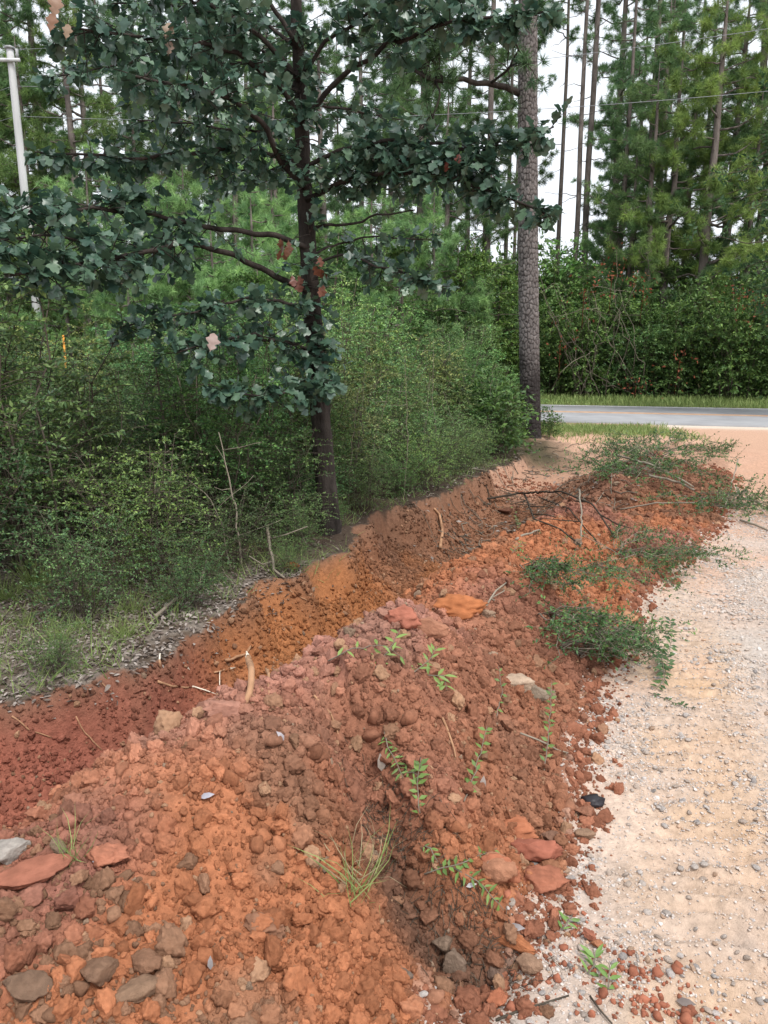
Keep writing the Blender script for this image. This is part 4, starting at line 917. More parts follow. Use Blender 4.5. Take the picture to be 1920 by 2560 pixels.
F_('stone', 1135, 2430, 86, (.24, .17, .125), 'brown egg-shaped stone standing at the mound edge', 'stone', stone_me[3], (.75, .75, 1.2), .5)
F_('stone', 1002, 2445, 62, (.22, .165, .13), 'dark brown rounded stone among orange clods near the drive', 'stone', stone_me[2])
F_('clay_clod', 1240, 2518, 60, (.42, .155, .085), 'orange clod lying alone on white gravel', 'clod', clod_me[5], (1, .9, .8), .8)
F_('clay_clod', 1472, 2348, 40, (.36, .14, .09), 'red clod on the drive touching a smaller orange clod', 'clod', clod_me[6], (1, .9, .8), .8)
F_('clay_clod', 1490, 2368, 34, (.46, .20, .11), 'smaller orange clod on the drive touching a red clod', 'clod', stone_me[1], (1, .9, .8), .8)
F_('clay_clod', 1430, 2288, 36, (.40, .18, .115), 'flat reddish clod on the gravel near cut green sprigs', 'clod', clod_me[0], (1, .9, .6), .8)
F_('stone', 350, 2490, 125, (.27, .168, .11), 'big slanted grey-brown stone at the near end of the mound', 'stone', stone_me[2], (1, .7, .75), .4, .6)
F_('stone', 360, 2415, 90, (.27, .145, .09), 'broad brown stone just behind the big slanted stone', 'stone', stone_me[4], (1, .8, .7))
F_('stone', 250, 2440, 130, (.23, .135, .088), 'rough brown block beside the big slanted stone', 'stone', stone_me[0], (.8, .7, .75))
F_('stone', 60, 2480, 130, (.20, .125, .085), 'dark brown stone in the brown stones at the near corner', 'stone', stone_me[1], (1, .8, .75))
F_('clay_clod', 660, 2320, 120, (.28, .14, .085), 'broad brown crumbly lump sunk in orange crumbs', 'clod', clod_me[1], (1, .9, .6), .2)
F_('clay_clod', 260, 2160, 110, (.42, .17, .105), 'pinkish clay block near the green grass tuft on the crest', 'clod', clod_me[2], (1, .8, .8))
F_('clay_clod', 1010, 1560, 110, (.40, .15, .10), 'red clay block perched on the mound crest', 'clod', clod_me[3], (1, .8, .8), .5)
F_('clay_clod', 1075, 1590, 100, (.40, .19, .12), 'tan-red clay block beside the block perched on the crest', 'clod', stone_me[3], (1, .8, .8), .5)
F_('clay_clod', 1150, 1540, 130, (.45, .165, .07), 'jutting orange clay ledge behind the crest blocks', 'clod', clod_me[4], (1, .7, .55), .5)
F_('clay_clod', 1560, 1565, 75, (.48, .25, .14), 'tan clod at the far foot of the mound beside trailing twigs', 'clod', clod_me[5], (1, .8, .6), .7)
F_('clay_clod', 730, 1425, 38, (.45, .17, .07), 'orange clod on the bank lip below the oak', 'clod', stone_me[2], (1, .8, .9), .7)
F_('clay_clod', 1267, 1285, 40, (.16, .075, .05), 'dark red-brown chunk on the ridge beside the fallen dark branch', 'clod', stone_me[0], (1, .7, .7), .6)
F_('clay_clod', 560, 1790, 120, (.40, .20, .145), 'long pinkish clay chunk on the crest above the trench roots', 'clod', clod_me[6], (1, .6, .6), .5, .6)

# red crumbs spilled on the drive
R = np.random.default_rng(94); gm = Geo(); q = []
for px, py, sp, m in ((1560, 2440, .07, 40), (1610, 2490, .09, 80), (1680, 2540, .09, 80), (1400, 2400, .10, 40), (1330, 2500, .09, 30), (1450, 2330, .08, 30), (1760, 2560, .06, 40)):
    q.append(G(px, py)[:2] + R.normal(size=(m, 2)) * sp)
q = np.concatenate(q); rr_ = R.uniform(.003, .009, len(q)) * (1 + (R.random(len(q)) < .1) * 1.2); q = np.c_[q, Zs(q[:, 0], q[:, 1]) + rr_ * .3]
gm.scatter(*CLOD2[1], q, rand_frames(len(q)), rr_, np.c_[np.array([.30, .115, .07]) * R.uniform(.7, 1.2, (len(q), 1)), np.ones(len(q))])
tag(link('spilled_crumbs', gm.mesh('spilled_crumbs', M['clods'], False, 'col')), 'red clay crumbs spilled in a trail on the pale drive', 'crumbs', kind='stuff')
# gravel on the drive
R = np.random.default_rng(95); N0 = 300000
cand = np.c_[R.uniform(-.2, 4.2, N0), 1.15 + 7.5 * R.random(N0) ** 1.35]; df = polyd(cand, FOOT); pxx, pyy, dd = project(np.c_[cand, np.zeros(N0)])
g1, g2 = fbm(cand * 1.6, 3, 121), fbm(cand * 4.5, 2, 122); dtr = np.abs(polyd(cand, TRACK))
dens = sstep(-.25, .25, g1 + .35 * g2 - .25 * (cand[:, 1] > 5)) * (.25 + .75 * sstep(.1, .3, dtr)) * (1 - sstep(6, 8.5, cand[:, 1])) * 1.0 + .22
dens *= 1 - .9 * np.exp(-(np.hypot(cand[:, 0] - SAND[0], (cand[:, 1] - SAND[1]) / 1.3) / .2) ** 4)
ok = (df < .06) & (pxx > -30) & (pxx < 2050) & (R.random(N0) < dens); cand = cand[ok]; n = len(cand)
r = np.minimum(.0027 * (1 - R.random(n)) ** -.33, .0125) * (1 + .06 * cand[:, 1]); P = np.c_[cand, Zs(cand[:, 0], cand[:, 1]) + r * .22]
pal = np.array([[.55, .48, .43], [.53, .43, .36], [.44, .40, .38], [.60, .54, .50], [.51, .35, .25], [.33, .30, .28], [.54, .45, .385]]); pw = np.array([.30, .22, .10, .20, .07, .02, .09])
col = pal[R.choice(7, n, p=pw)] * R.uniform(.75, 1.02, (n, 1)); sx, sy, dep = project(P)
order = np.argsort(-np.where((sx > 0) & (sx < 1920) & (sy > 0) & (sy < 2560), r / dep, 0)); topi, resti = order[:300], order[300:]
def flat_frames(n): return frames(np.c_[R.normal(size=(n, 2)), R.normal(size=n) * .25], np.c_[R.normal(size=(n, 2)) * .3, np.ones(n)])
peb_me = [build_mesh('gravel_stone', v, f, M['stone'], smooth=False) for v, f in PEB2]
nm = ['white', 'tan', 'grey', 'chalky white', 'rusty', 'dark grey', 'buff']
for k in topi:
    i = int(np.argmin(np.abs(pal - col[k]).sum(1))); o = rock_obj('gravel_stone', peb_me[int(R.integers(5))], P[k], r[k] * 1.15, col[k] * .9, Matrix(flat_frames(1)[0].tolist()).to_4x4())
    tag(o, f'{nm[i]} gravel stone lying on the sandy drive', 'gravel stone', f'{nm[i]} gravel stones')

tpg = []
for m in peb_me: tpg += [o for o in COL.objects if o.data == m][:1]
rest_rot = np.c_[R.normal(size=len(resti)) * .35, R.normal(size=len(resti)) * .35, R.uniform(0, 6.28, len(resti))]
tag(gn_scatter('gravel', P[resti], rest_rot, r[resti] * 1.1, col[resti], tpg, M['gravel_inst']), 'pale chips of gravel bedded in the sandy drive', 'gravel', kind='stuff'); print('gravel', n)

# ------------------------------------------------------------------ roots in the trench
R = np.random.default_rng(97)
def root_obj(pxs, r0, r1, label, white=0.0, lifts=None):
    base = [hit(x, y) for x, y in pxs]; lifts = lifts or [0.01] * len(pxs)
    pts = np.array([b + np.array([0, 0, l]) for b, l in zip(base, lifts)]); pts = wiggle(resample(pts, .03), .008, .8, pxs[0][0]); n = len(pts); rt = empty('root', pts[0]); tag(rt, label, 'root', 'torn roots in the trench')
    k = n if not white else max(2, int(n * (1 - white))); rad = np.linspace(r0, r1, n); g = Geo(); g.tube(pts[:k], rad[:k], 7); link('bark', g.mesh('bark', M['root'], True), rt, True)
    if white:
        g = Geo(); tip = pts[k - 1:] if n - k + 1 >= 3 else resample(pts[k - 1:], .008); rr_ = np.linspace(rad[k - 1] * .95, rad[k - 1] * .3, len(tip)); g.tube(tip, rr_, 6)
        link('torn_end', g.mesh('torn_end', M['wood'], True), rt, True)
root_obj([(535, 1662), (580, 1652), (615, 1638), (628, 1618)], .012, .008, 'thick brown root curving along the trench wall')
root_obj([(395, 1708), (430, 1720), (490, 1722), (540, 1738)], .008, .006, 'long brown root lying on the trench floor with a white torn tip', .3)
root_obj([(612, 1770), (628, 1740), (630, 1715), (618, 1680)], .011, .010, 'upright root forked into splintered white wood', .45, [0, .03, .06, .14])
root_obj([(545, 1752), (550, 1735), (550, 1705)], .008, .008, 'short upright root stub with a white torn tip', .6, [0, .03, .07])
root_obj([(535, 1685), (560, 1678), (590, 1672)], .006, .004, 'thin root by the thick curving root', .3)
root_obj([(400, 1668), (402, 1650)], .007, .006, 'white root stub poking from the bank under the shrubs', .6, [0, .04])
root_obj([(460, 1668), (475, 1680)], .007, .004, 'slanting white root stub above the long root', .7, [.01, .01])
root_obj([(672, 1735), (672, 1705), (665, 1688)], .005, .004, 'thin brown root sprouting beside the forked root', 0, [0, .03, .05])
root_obj([(1100, 1375), (1106, 1330), (1098, 1290), (1085, 1275)], .02, .013, 'pale brown root hanging down the far bank into the trench', 0, [.02, .03, .02, .02])
root_obj([(30, 1795), (70, 1825), (130, 1850)], .004, .003, 'thin root strand on the crumbling bank face')
root_obj([(190, 1795), (215, 1840), (255, 1880)], .004, .003, 'red-brown root strand trailing down to the trench floor')
root_obj([(255, 1712), (270, 1725), (285, 1738)], .003, .002, 'fine root sticking from the lip of leaf litter')
root_obj([(785, 1745), (830, 1795), (850, 1860)], .004, .003, 'fine pale root draped over the mound crest')
root_obj([(1105, 1800), (1130, 1850), (1138, 1900)], .005, .003, 'brown root strand hanging in the hollow on the mound face')
root_obj([(725, 1480), (760, 1500), (790, 1520)], .004, .002, 'fine root trailing down the ochre bank')
# fallen dark branch across the ridge and other sticks
def stick(pxs, r0, r1, label, mt='twig', name='fallen_branch', lifts=None, rnd=.0, side=0, cat='branch'):
    pts = np.array([hit(x, y) + np.array([0, 0, l]) for (x, y), l in zip(pxs, lifts or [.02] * len(pxs))]); pts = wiggle(resample(pts, .06), .012, .7, pxs[0][1]); g = Geo()
    g.tube(pts, np.linspace(r0, r1, len(pts)), 6, rnd)
    for s in range(side):
        i = int(R.integers(1, max(2, len(pts) - 1))); e = pts[i] + unit(R.normal(size=3) * np.array([1, 1, .3])) * R.uniform(.15, .4); g.tube(np.array([pts[i], (pts[i] + e) / 2 + R.normal(size=3) * .02, e]), np.array([r1, r1 * .8, r1 * .5]), 4, rnd)
    return tag(link(name, g.mesh(name, M[mt], True)), label, cat)
stick([(1215, 1253), (1300, 1255), (1400, 1272), (1480, 1300), (1535, 1350)], .014, .007, 'long dark fallen branch arching over the clay ridge', lifts=[.03, .12, .16, .14, .03], side=6)
stick([(1310, 1255), (1335, 1310), (1400, 1335), (1450, 1372)], .011, .006, 'dark forked stick lying below the arching fallen branch', lifts=[.12, .04, .04, .03], side=4)
stick([(1345, 1265), (1420, 1300), (1490, 1360)], .008, .005, 'thin dark stick between the arching branch and the forked stick', lifts=[.12, .1, .03], side=3)
stick([(1290, 1355), (1350, 1330)], .009, .006, 'short pale stick on the near clay ridge', rnd=.9)
stick([(1445, 1280), (1452, 1325), (1452, 1372)], .008, .005, 'pale twig standing by the forked stick', rnd=.9, lifts=[.2, .1, .02])
stick([(1540, 1165), (1620, 1195), (1700, 1230), (1732, 1240)], .014, .009, 'long pale cut sapling stem lying on the brush heap', rnd=1.0, lifts=[.14, .16, .14, .1])
stick([(1620, 1215), (1690, 1225), (1735, 1243)], .016, .012, 'thick pale cut stem under the long pale sapling stem', rnd=1.0, lifts=[.12, .1, .08])
stick([(1550, 1285), (1640, 1282), (1770, 1275)], .009, .006, 'pale straight stem lying along the front of the brush heap', rnd=.8, lifts=[.05, .1, .08])
stick([(1840, 1205), (1825, 1245), (1812, 1275)], .008, .006, 'pale upright broken twig in the brush by the drive', rnd=1.0, lifts=[.28, .12, .04])
stick([(1850, 1305), (1890, 1318), (1920, 1330)], .012, .010, 'pale stem end sticking out onto the sandy drive', rnd=1.0)
stick([(390, 1560), (440, 1520), (500, 1490), (530, 1430)], .012, .010, 'grey broken stick slanting over the bank lip', rnd=.95, lifts=[.05, .06, .06, .2])
stick([(670, 1375), (685, 1440), (710, 1452)], .016, .008, 'grey dead root stub standing beside the oak', rnd=.8, lifts=[.2, .04, .02], side=3)
stick([(480, 1390), (590, 1480), (560, 1500)], .004, .003, 'thin grey twig bent over the bank below the brush', rnd=.8, lifts=[.2, .04, .02])
stick([(1240, 2555), (1320, 2520), (1420, 2490)], .004, .0025, 'thin dark twig lying on the white gravel', rnd=.1, lifts=[.006] * 3)
stick([(1475, 2495), (1500, 2530), (1530, 2565)], .003, .0025, 'short dark twig on the drive by clay crumbs', rnd=.1, lifts=[.006] * 3)
stick([(1300, 1850), (1360, 1885), (1420, 1895)], .004, .003, 'pale bent twig on the lower mound face', rnd=1.0, lifts=[.03, .05, .02])
stick([(1215, 1520), (1245, 1495), (1265, 1478)], .006, .004, 'pale forked twig on the orange ridge top', rnd=1.0, lifts=[.01, .05, .05], side=2)

R = np.random.default_rng(98); gd = Geo()
qs = []
for k in range(420):
    x, y = G(R.uniform(1080, 1560), R.uniform(1105, 1275))[:2]; L = R.uniform(.06, .5) * (.5 + .5 * R.random()); a_d = R.uniform(0, 6.28); t5 = np.linspace(0, 1, 5)
    qs.append(np.c_[x + np.cos(a_d) * L * t5, y + np.sin(a_d) * L * t5, .03 * R.random() * np.sin(t5 * 3.1)] + np.c_[R.normal(size=(5, 2)) * .02, np.zeros(5)])
qs = np.array(qs); qs[..., 2] += Zs(qs[..., 0].ravel(), qs[..., 1].ravel()).reshape(qs.shape[:2]) + .008
for q_ in qs: gd.tube(q_, R.uniform(.0025, .006), 4, R.random())
tag(link('twig_debris', gd.mesh('twig_debris', M['twig'])), 'scattered bits of twig on the brown dirt near the ditch head', 'twigs', kind='stuff')
gl_ = Geo(); n_d = 900; xy = np.array([G(x, y)[:2] for x, y in zip(R.uniform(1000, 1560, 150), R.uniform(1110, 1290, 150))]); xy = xy[R.integers(150, size=n_d)] + R.normal(size=(n_d, 2)) * .16
gl_.scatter(DIA_V, DIA_F, np.c_[xy, Zs(xy[:, 0], xy[:, 1]) + .012], frames(np.c_[R.normal(size=(n_d, 2)), R.normal(size=n_d) * .2], np.c_[R.normal(size=(n_d, 2)) * .4, np.ones(n_d)]), R.uniform(.03, .08, n_d), R.random(n_d) * .8)
tag(link('fallen_leaves', gl_.mesh('fallen_leaves', M['litter'])), 'brown leaves scattered on the dirt between bank and brush heap', 'leaves', kind='stuff')

# ------------------------------------------------------------------ cut brush and sprigs
def make_cut_brush(name, L, stems, per, leaf, seed, spread=.5, tint=(0, 1)):
    """armful of cut leafy stems lying on the ground along +X"""
    global R
    R = np.random.default_rng(seed); root = empty(name); gs, gl_ = Geo(), Geo()
    for s in range(stems):
        a = R.normal() * spread; hh = R.uniform(.02, .42) * L * .5; t = np.linspace(0, 1, 9)[:, None]; LL = L * R.uniform(.5, 1.0)
        pts = np.concatenate([np.cos(a) * LL * t, np.sin(a) * LL * t + R.normal() * .06 * L, .02 + hh * np.sin(t * math.pi * R.uniform(.6, 1.0))], 1); pts = wiggle(pts, .06 * L, .8, s)
        pts[:, 2] = np.maximum(pts[:, 2], .01)
        gs.tube(pts, np.linspace(.007, .002, 9), 5, .4 + .6 * R.random())
        for k in range(12):
            i = min(8, int(R.integers(3, 10))); d = unit(np.array([math.cos(a), math.sin(a), 0]) + R.normal(size=3) * np.array([.9, .9, .6]) + np.array([0, 0, .2])); tw = pts[i] + d * R.uniform(.10, .34) * min(L, 1.2) * np.linspace(0, 1, 4)[:, None]
            tw[:, 2] = np.maximum(tw[:, 2], .01); gs.tube(tw, np.linspace(.0025, .001, 4), 3, .6, cap=False); leaves_along(gl_, tw, per, leaf, tint=(tint[0], tint[0] + (tint[1] - tint[0]) * R.random()))
    link('stems', gs.mesh('stems', M['twig']), root)['kind'] = 'stuff'; link('foliage', gl_.mesh('foliage', M['shrub']), root)['kind'] = 'stuff'; return root
CB = [make_cut_brush('cut_brush', 1.7, 20, 15, .040, 851, 1.5), make_cut_brush('cut_brush', 1.3, 14, 13, .036, 852, 1.0), make_cut_brush('cut_brush', .95, 14, 12, .030, 853, .3)]
R = np.random.default_rng(99)
brush = [(0, 1640, 1150, 2.6, .62, 'heap of cut leafy brush on the far end of the clay ridge'), (0, 1660, 1130, .4, .72, 'upright mass of cut green brush beside the sandy drive'), (0, 1640, 1185, -2.2, .62, 'cut brush tumbling down the front of the far heap'),
         (1, 1590, 1185, 2.8, .7, 'thin cut brush strewn behind the pale sapling stem'), (1, 1790, 1270, .6, .75, 'cut leafy stems spilling onto the sandy drive'), (1, 1720, 1250, -.6, .65, 'cut leafy stems under the thick pale stem'), (0, 1540, 1385, .1, .42, 'dense dark green cut bush lying at the mound foot by the drive'), (1, 1610, 1390, -.3, .55, 'leafy cut stems joined to the dense dark green bush'), (1, 1480, 1420, -1.3, .5, 'cut brush hanging down the mound side above the gravel'),
         (2, 1320, 1420, -1.25, .62, 'bundle of green sprigs draped down the mound beside pale stems'), (2, 1370, 1540, -1.2, .7, 'pale-stemmed bundle of cut brush pointing down to the gravel'), (2, 1400, 1620, -.1, .55, 'green cut stems lying along the mound foot'), (1, 1540, 1140, 1.6, .5, 'cut brush behind the heap near the ditch head'), (2, 1440, 1640, .3, .45, 'low green sprigs at the edge of the gravel by the mound')]
seen_ = set()
for v, px, py, rz, sc, lab in brush:
    p = hit(px, py); t = R.uniform(1.0, 1.45); put(CB[v], v not in seen_, p[0], p[1], rz, sc, lab, 'cut brush', 'cut brush on the mound', (t * .9, t, t * .9), z=p[2] + .0); seen_.add(v)

LANCE_V = np.array([[0, 0, 0], [.35, .13, .05], [.7, .09, .03], [1, 0, -.06], [.35, -.13, .05], [.7, -.09, .03], [.5, 0, 0]]); LANCE_F = np.array([[0, 6, 1], [1, 6, 2], [2, 6, 3], [0, 4, 6], [4, 5, 6], [5, 3, 6]])
def sprig(pxs, leafL, nleaf, label, lifts, tint=(.2, .8), tmpl=None, stem=.0025, mt='shrub', tone=(1.3, 1.3, 1.0), pairs=True):
    pts = np.array([hit(x, y) + np.array([0, 0, l]) for (x, y), l in zip(pxs, lifts)]); pts = wiggle(resample(pts, .02), .006, .9, pxs[0][0]); rt = empty('leafy_sprig', pts[0]); tag(rt, label, 'sprig', 'green sprigs')
    g = Geo(); g.tube(pts, np.linspace(stem, stem * .4, len(pts)), 5, .6); link('stem', g.mesh('stem', M['twig'], True), rt, True)
    gl_ = Geo(); tv, tf = tmpl or (DIA_V, DIA_F); m = nleaf; i = np.clip((np.linspace(.12, 1, m) * (len(pts) - 1)).astype(int), 0, len(pts) - 2); d = unit(pts[i + 1] - pts[i]); side = unit(np.cross(d, np.array([0, -.5, 1.0]))) * np.where(np.arange(m) % 2, 1, -1)[:, None]
    gl_.scatter(tv, tf, pts[i], frames(unit(d * .6 + side + R.normal(size=(m, 3)) * .25), unit(np.array([0, -.5, 1]) + R.normal(size=(m, 3)) * .3)), leafL * (.62 if tmpl else .9) * R.uniform(.75, 1.2, m), R.uniform(*tint, m))
    o = link('leaves', gl_.mesh('leaves', M[mt]), rt, True); o.color = (*[.78 * q for q in tone], 1)
LT = (LANCE_V, LANCE_F)
sprig([(820, 1672), (880, 1655), (960, 1650), (1010, 1665)], .075, 8, 'long trailing sprig with narrow light green leaves over the mound crest', [.03, .05, .06, .03], (.7, 1), LT, tone=(1.7, 1.6, 1.4))
sprig([(940, 1675), (985, 1640), (1000, 1632)], .075, 9, 'light green leafy sprig standing on the mound crest', [.01, .06, .1], (.7, 1), LT, tone=(1.8, 1.7, 1.5))
sprig([(1030, 1690), (1075, 1680), (1090, 1665)], .08, 9, 'light green star-leaved sprig on the mound face below the crest', [.01, .05, .08], (.7, 1), LT, tone=(1.8, 1.7, 1.5))
sprig([(1070, 1700), (1110, 1720), (1118, 1745)], .08, 8, 'drooping light green sprig on the mound face', [.02, .05, .03], (.7, 1), LT, tone=(1.7, 1.6, 1.4))
sprig([(960, 1840), (975, 1900), (1010, 1960)], .05, 16, 'leafy green stem lying in the hollow of the mound face', [.02, .03, .02], (.5, 1), LT)
sprig([(1000, 1940), (1040, 1960), (1055, 1975)], .06, 10, 'bright green leafy shoot under the hollow of the mound face', [.01, .04, .03], (.6, 1), LT)
sprig([(1160, 2010), (1190, 1960), (1215, 1890)], .035, 18, 'fern-like green sprig standing on the lower mound', [.01, .06, .12], (.5, 1))
sprig([(1360, 1935), (1370, 1870), (1375, 1790)], .032, 20, 'upright small-leaved sprig at the mound foot', [.01, .08, .16], (.4, 1))
sprig([(1240, 1800), (1255, 1750), (1245, 1710)], .03, 12, 'small green sprig beside the pale tan rock', [.01, .04, .08], (.3, .9))
sprig([(1050, 2040), (1040, 2000), (1052, 1950)], .035, 12, 'small green weed growing in dark topsoil', [.01, .05, .08], (.4, 1))
sprig([(1060, 2200), (1150, 2190), (1240, 2150)], .03, 24, 'long green sprig lying over the topsoil streak', [.02, .04, .04], (.4, 1))
sprig([(1130, 2190), (1200, 2240), (1260, 2290)], .055, 16, 'leafy weed stem dangling at the end of the topsoil streak', [.03, .04, .02], (.4, 1), LT)
sprig([(1060, 2130), (1080, 2160), (1095, 2180)], .04, 12, 'short green weed on the dark topsoil streak', [.02, .04, .03], (.4, 1), LT)
sprig([(1405, 2330), (1420, 2315), (1430, 2300)], .06, 8, 'cut pale green leaves lying on the gravel beside the mound', [.01, .02, .02], (.6, 1), LT, tone=(1.4, 1.5, 1.3))
sprig([(1470, 2440), (1490, 2410), (1480, 2395)], .07, 9, 'pale green cut weed lying on the white gravel', [.01, .02, .03], (.6, 1), LT, tone=(1.4, 1.5, 1.2))
sprig([(1520, 2480), (1525, 2460), (1520, 2430)], .06, 8, 'pale green weed stem beside red crumbs on the drive', [.01, .02, .03], (.6, 1), LT, tone=(1.3, 1.4, 1.1))
sprig([(1490, 1560), (1560, 1580), (1620, 1620)], .03, 14, 'arching twig reaching from the mound out over gravel', [.05, .09, .06], (.3, .8), stem=.004)
sprig([(1580, 1650), (1595, 1640), (1590, 1610)], .04, 22, 'small leafy clump of cut twig on the gravel', [.02, .04, .09], (.2, .8), tone=(.9, 1, .85))
sprig([(1625, 1620), (1650, 1660), (1660, 1720), (1640, 1730)], .045, 46, 'dark green leafy branch lying on the open gravel', [.03, .07, .05, .02], (.0, .6), tone=(.9, 1, .85), stem=.004)
sprig([(1660, 1700), (1675, 1640), (1670, 1600)], .045, 34, 'dark green leafy twig rising beside the branch on the gravel', [.02, .09, .13], (.0, .6), tone=(.9, 1, .85))
sprig([(1620, 1735), (1680, 1760), (1740, 1780)], .03, 16, 'thin leafy tail of the cut branch on the gravel', [.01, .015, .01], (.0, .6), tone=(.9, 1, .85))
sprig([(1320, 1400), (1290, 1300), (1270, 1255)], .04, 30, 'pale green sprig leaning over the clay ridge', [.02, .05, .1], (.6, 1), tone=(1.4, 1.4, 1.4))
sprig([(1280, 1390), (1300, 1375), (1310, 1370)], .05, 12, 'small dark leaf cluster on the ridge top', [.02, .04, .04], (.2, .7), LT)

# ------------------------------------------------------------------ grass
def grass_tuft(name, px, py, n, L, label, colmat='grass', spread=1.0, tint=(.2, 1)):
    p = hit(px, py); g = Geo(); ax = unit(np.c_[R.normal(size=(n, 2)) * .45 * spread, np.ones(n)]); pos = p + np.c_[R.normal(size=(n, 2)) * .015 * spread, np.full(n, -.005)]
    V = np.array([[0, -.009, 0], [0, .009, 0], [.35, .008, .0], [.35, -.008, .0], [.7, .006, -.08], [.7, -.006, -.08], [1, 0, -.30]]); F = np.array([[0, 1, 2], [0, 2, 3], [3, 2, 4], [3, 4, 5], [5, 4, 6]])
    g.scatter(V, F, pos, frames(ax, rvec(n)), L * R.uniform(.5, 1.1, n), R.uniform(*tint, n)); return tag(link(name, g.mesh(name, M[colmat])), label, 'grass tuft', 'grass tufts')
R = np.random.default_rng(103)
grass_tuft('grass_tuft', 180, 2150, 26, .14, 'small bright green grass tuft on the near crest of the mound')
grass_tuft('grass_tuft', 890, 2240, 26, .22, 'flattened grass clump uprooted in the dark topsoil', spread=1.4)
grass_tuft('grass_tuft', 900, 2200, 24, .2, 'dry straw clump beside the uprooted green grass', 'drygrass', 1.6)
grass_tuft('grass_tuft', 705, 2215, 6, .06, 'tiny green grass shoot among orange crumbs')
for px, py, n, L, lab in ((95, 1470, 60, .5, 'tall fine grass clump at the front of the brush'), (150, 1600, 60, .22, 'light green grass clump on the grey leaf litter'), (310, 1600, 40, .32, 'thin arching grass clump hanging at the bank lip'), (60, 1560, 40, .2, 'short grass clump in the litter beside the tall fine grass'), (200, 1580, 30, .16, 'small yellow-green grass clump on the leaf litter'), (230, 1500, 40, .3, 'straggly grass clump under the low shrubs'), (20, 1500, 40, .4, 'tall fine grass clump at the brush corner'), (330, 1530, 40, .26, 'green grass clump between shrubs and bank lip'), (420, 1500, 40, .22, 'low grass clump behind the slanting grey stick')):
    grass_tuft('grass_tuft', px, py, n * 2, L * .62, lab, spread=1.6)
# verge across the road and by the ditch head
gr = Geo(); n = 26000; a = R.uniform(-14, 24, n); o_ = RW + .15 + R.uniform(0, 3.6, n); P = RO + RD * a[:, None] + RN * o_[:, None]; P = np.c_[P, Zs(P[:, 0], P[:, 1]) - .01]
GV = np.array([[0, -.06, 0], [0, .06, 0], [.5, .05, .02], [.5, -.05, .02], [1, 0, -.15]]); GF = np.array([[0, 1, 2], [0, 2, 3], [3, 2, 4]])
gr.scatter(GV, GF, P, frames(unit(np.c_[R.normal(size=(n, 2)) * .4, np.ones(n)]), rvec(n)), R.uniform(.12, .30, n) * (.7 + .5 * sstep(RW, RW + 3, o_)), R.uniform(.15, 1, n))
tag(link('verge_grass', gr.mesh('verge_grass', M['grass'])), 'strip of mown green grass along the far edge of the road', 'grass', kind='stuff')
gr = Geo(); n = 7000; P = np.c_[R.uniform(3.2, 6.6, n), R.uniform(13.4, 17.6, n)]; rn = (P - RO) @ RN; ok = (rn > -3.2 + .4 * R.normal(size=n)) & (rn < -.25) & (P[:, 0] < 6.2 + .3 * R.normal(size=n)) ; P = P[ok]; n = len(P)
gr.scatter(GV, GF, np.c_[P, Zs(P[:, 0], P[:, 1]) - .01], frames(unit(np.c_[R.normal(size=(n, 2)) * .5, np.ones(n)]), rvec(n)), R.uniform(.06, .16, n), R.uniform(.2, 1, n))
tag(link('ditch_grass', gr.mesh('ditch_grass', M['grass'])), 'patch of short grass between the ditch head and the road', 'grass', kind='stuff')
gr = Geo(); n0 = 52000; P = np.c_[R.uniform(-4.2, 3.5, n0), 2.6 + 9.4 * R.random(n0) ** 1.5]; db = polyd(P, BANK); ok = (db > .02) & (db < 1.6) & (fbm(P * 1.8, 3, 131) + .25 * (P[:, 0] < -1) > .0); P = P[ok]; n = len(P)
gr.scatter(GV * np.array([1, .28, 1]), GF, np.c_[P, Zs(P[:, 0], P[:, 1]) - .01], frames(unit(np.c_[R.normal(size=(n, 2)) * .8, np.ones(n)]), rvec(n)), R.uniform(.05, .17, n), R.uniform(.1, .9, n))
tag(link('bank_grass', gr.mesh('bank_grass', M['grass'])), 'thin grass and weeds growing through the litter on the bank', 'grass', kind='stuff')

# ------------------------------------------------------------------ fallen leaves
R = np.random.default_rng(107)
def litter_leaf(s):
    r_ = np.random.default_rng(s); b, c = r_.uniform(-.5, .5), r_.uniform(.2, .9); x = np.array([0, .3, .65, 1.0]); y = np.array([.03, .2, .17, .0]); V = [];
    for sg in (1, 0, -1): V += [(xx, sg * yy, b * (xx - .5) ** 2 + c * (sg * yy) ** 2 * 3) for xx, yy in zip(x, y)]
    F = []
    for a in (0, 4):
        for k in range(3): F += [(a + k, a + 4 + k, a + 5 + k), (a + k, a + 5 + k, a + 1 + k)]
    return np.array(V), np.array(F)
LIT = [litter_leaf(s) for s in range(4)]
n0 = 40000; P = np.c_[R.uniform(-4.4, 3.6, n0), 2.2 + 10 * R.random(n0) ** 1.3]; P[:13000] = np.c_[R.uniform(-3.0, -.6, 13000), R.uniform(2.4, 5.6, 13000)]; db = polyd(P, BANK); pxx, pyy, dd = project(np.c_[P, np.zeros(n0)])
ok = (db > -.05) & (db < 3) & (pxx > -80) & (R.random(n0) < (.95 - .5 * sstep(5, 7, P[:, 1]))); P = P[ok]; n = len(P); P = np.c_[P, Zs(P[:, 0], P[:, 1]) + R.uniform(.004, .016, n)]
S = R.uniform(.018, .046, n); tn = R.random(n) ** 1.3 * (1 - .6 * sstep(4.5, 6, P[:, 1])); sx, sy, dep = project(P); order = np.argsort(-np.where((sx > 0) & (sx < 1920), S / dep, 0)); gl_ = Geo()
FR = frames(np.c_[R.normal(size=(n, 2)), R.normal(size=n) * .3], np.c_[R.normal(size=(n, 2)) * .35, np.ones(n)])
for v in range(4):
    k = order[200:][v::4]; gl_.scatter(*LIT[v], P[k], FR[k], S[k], tn[k])
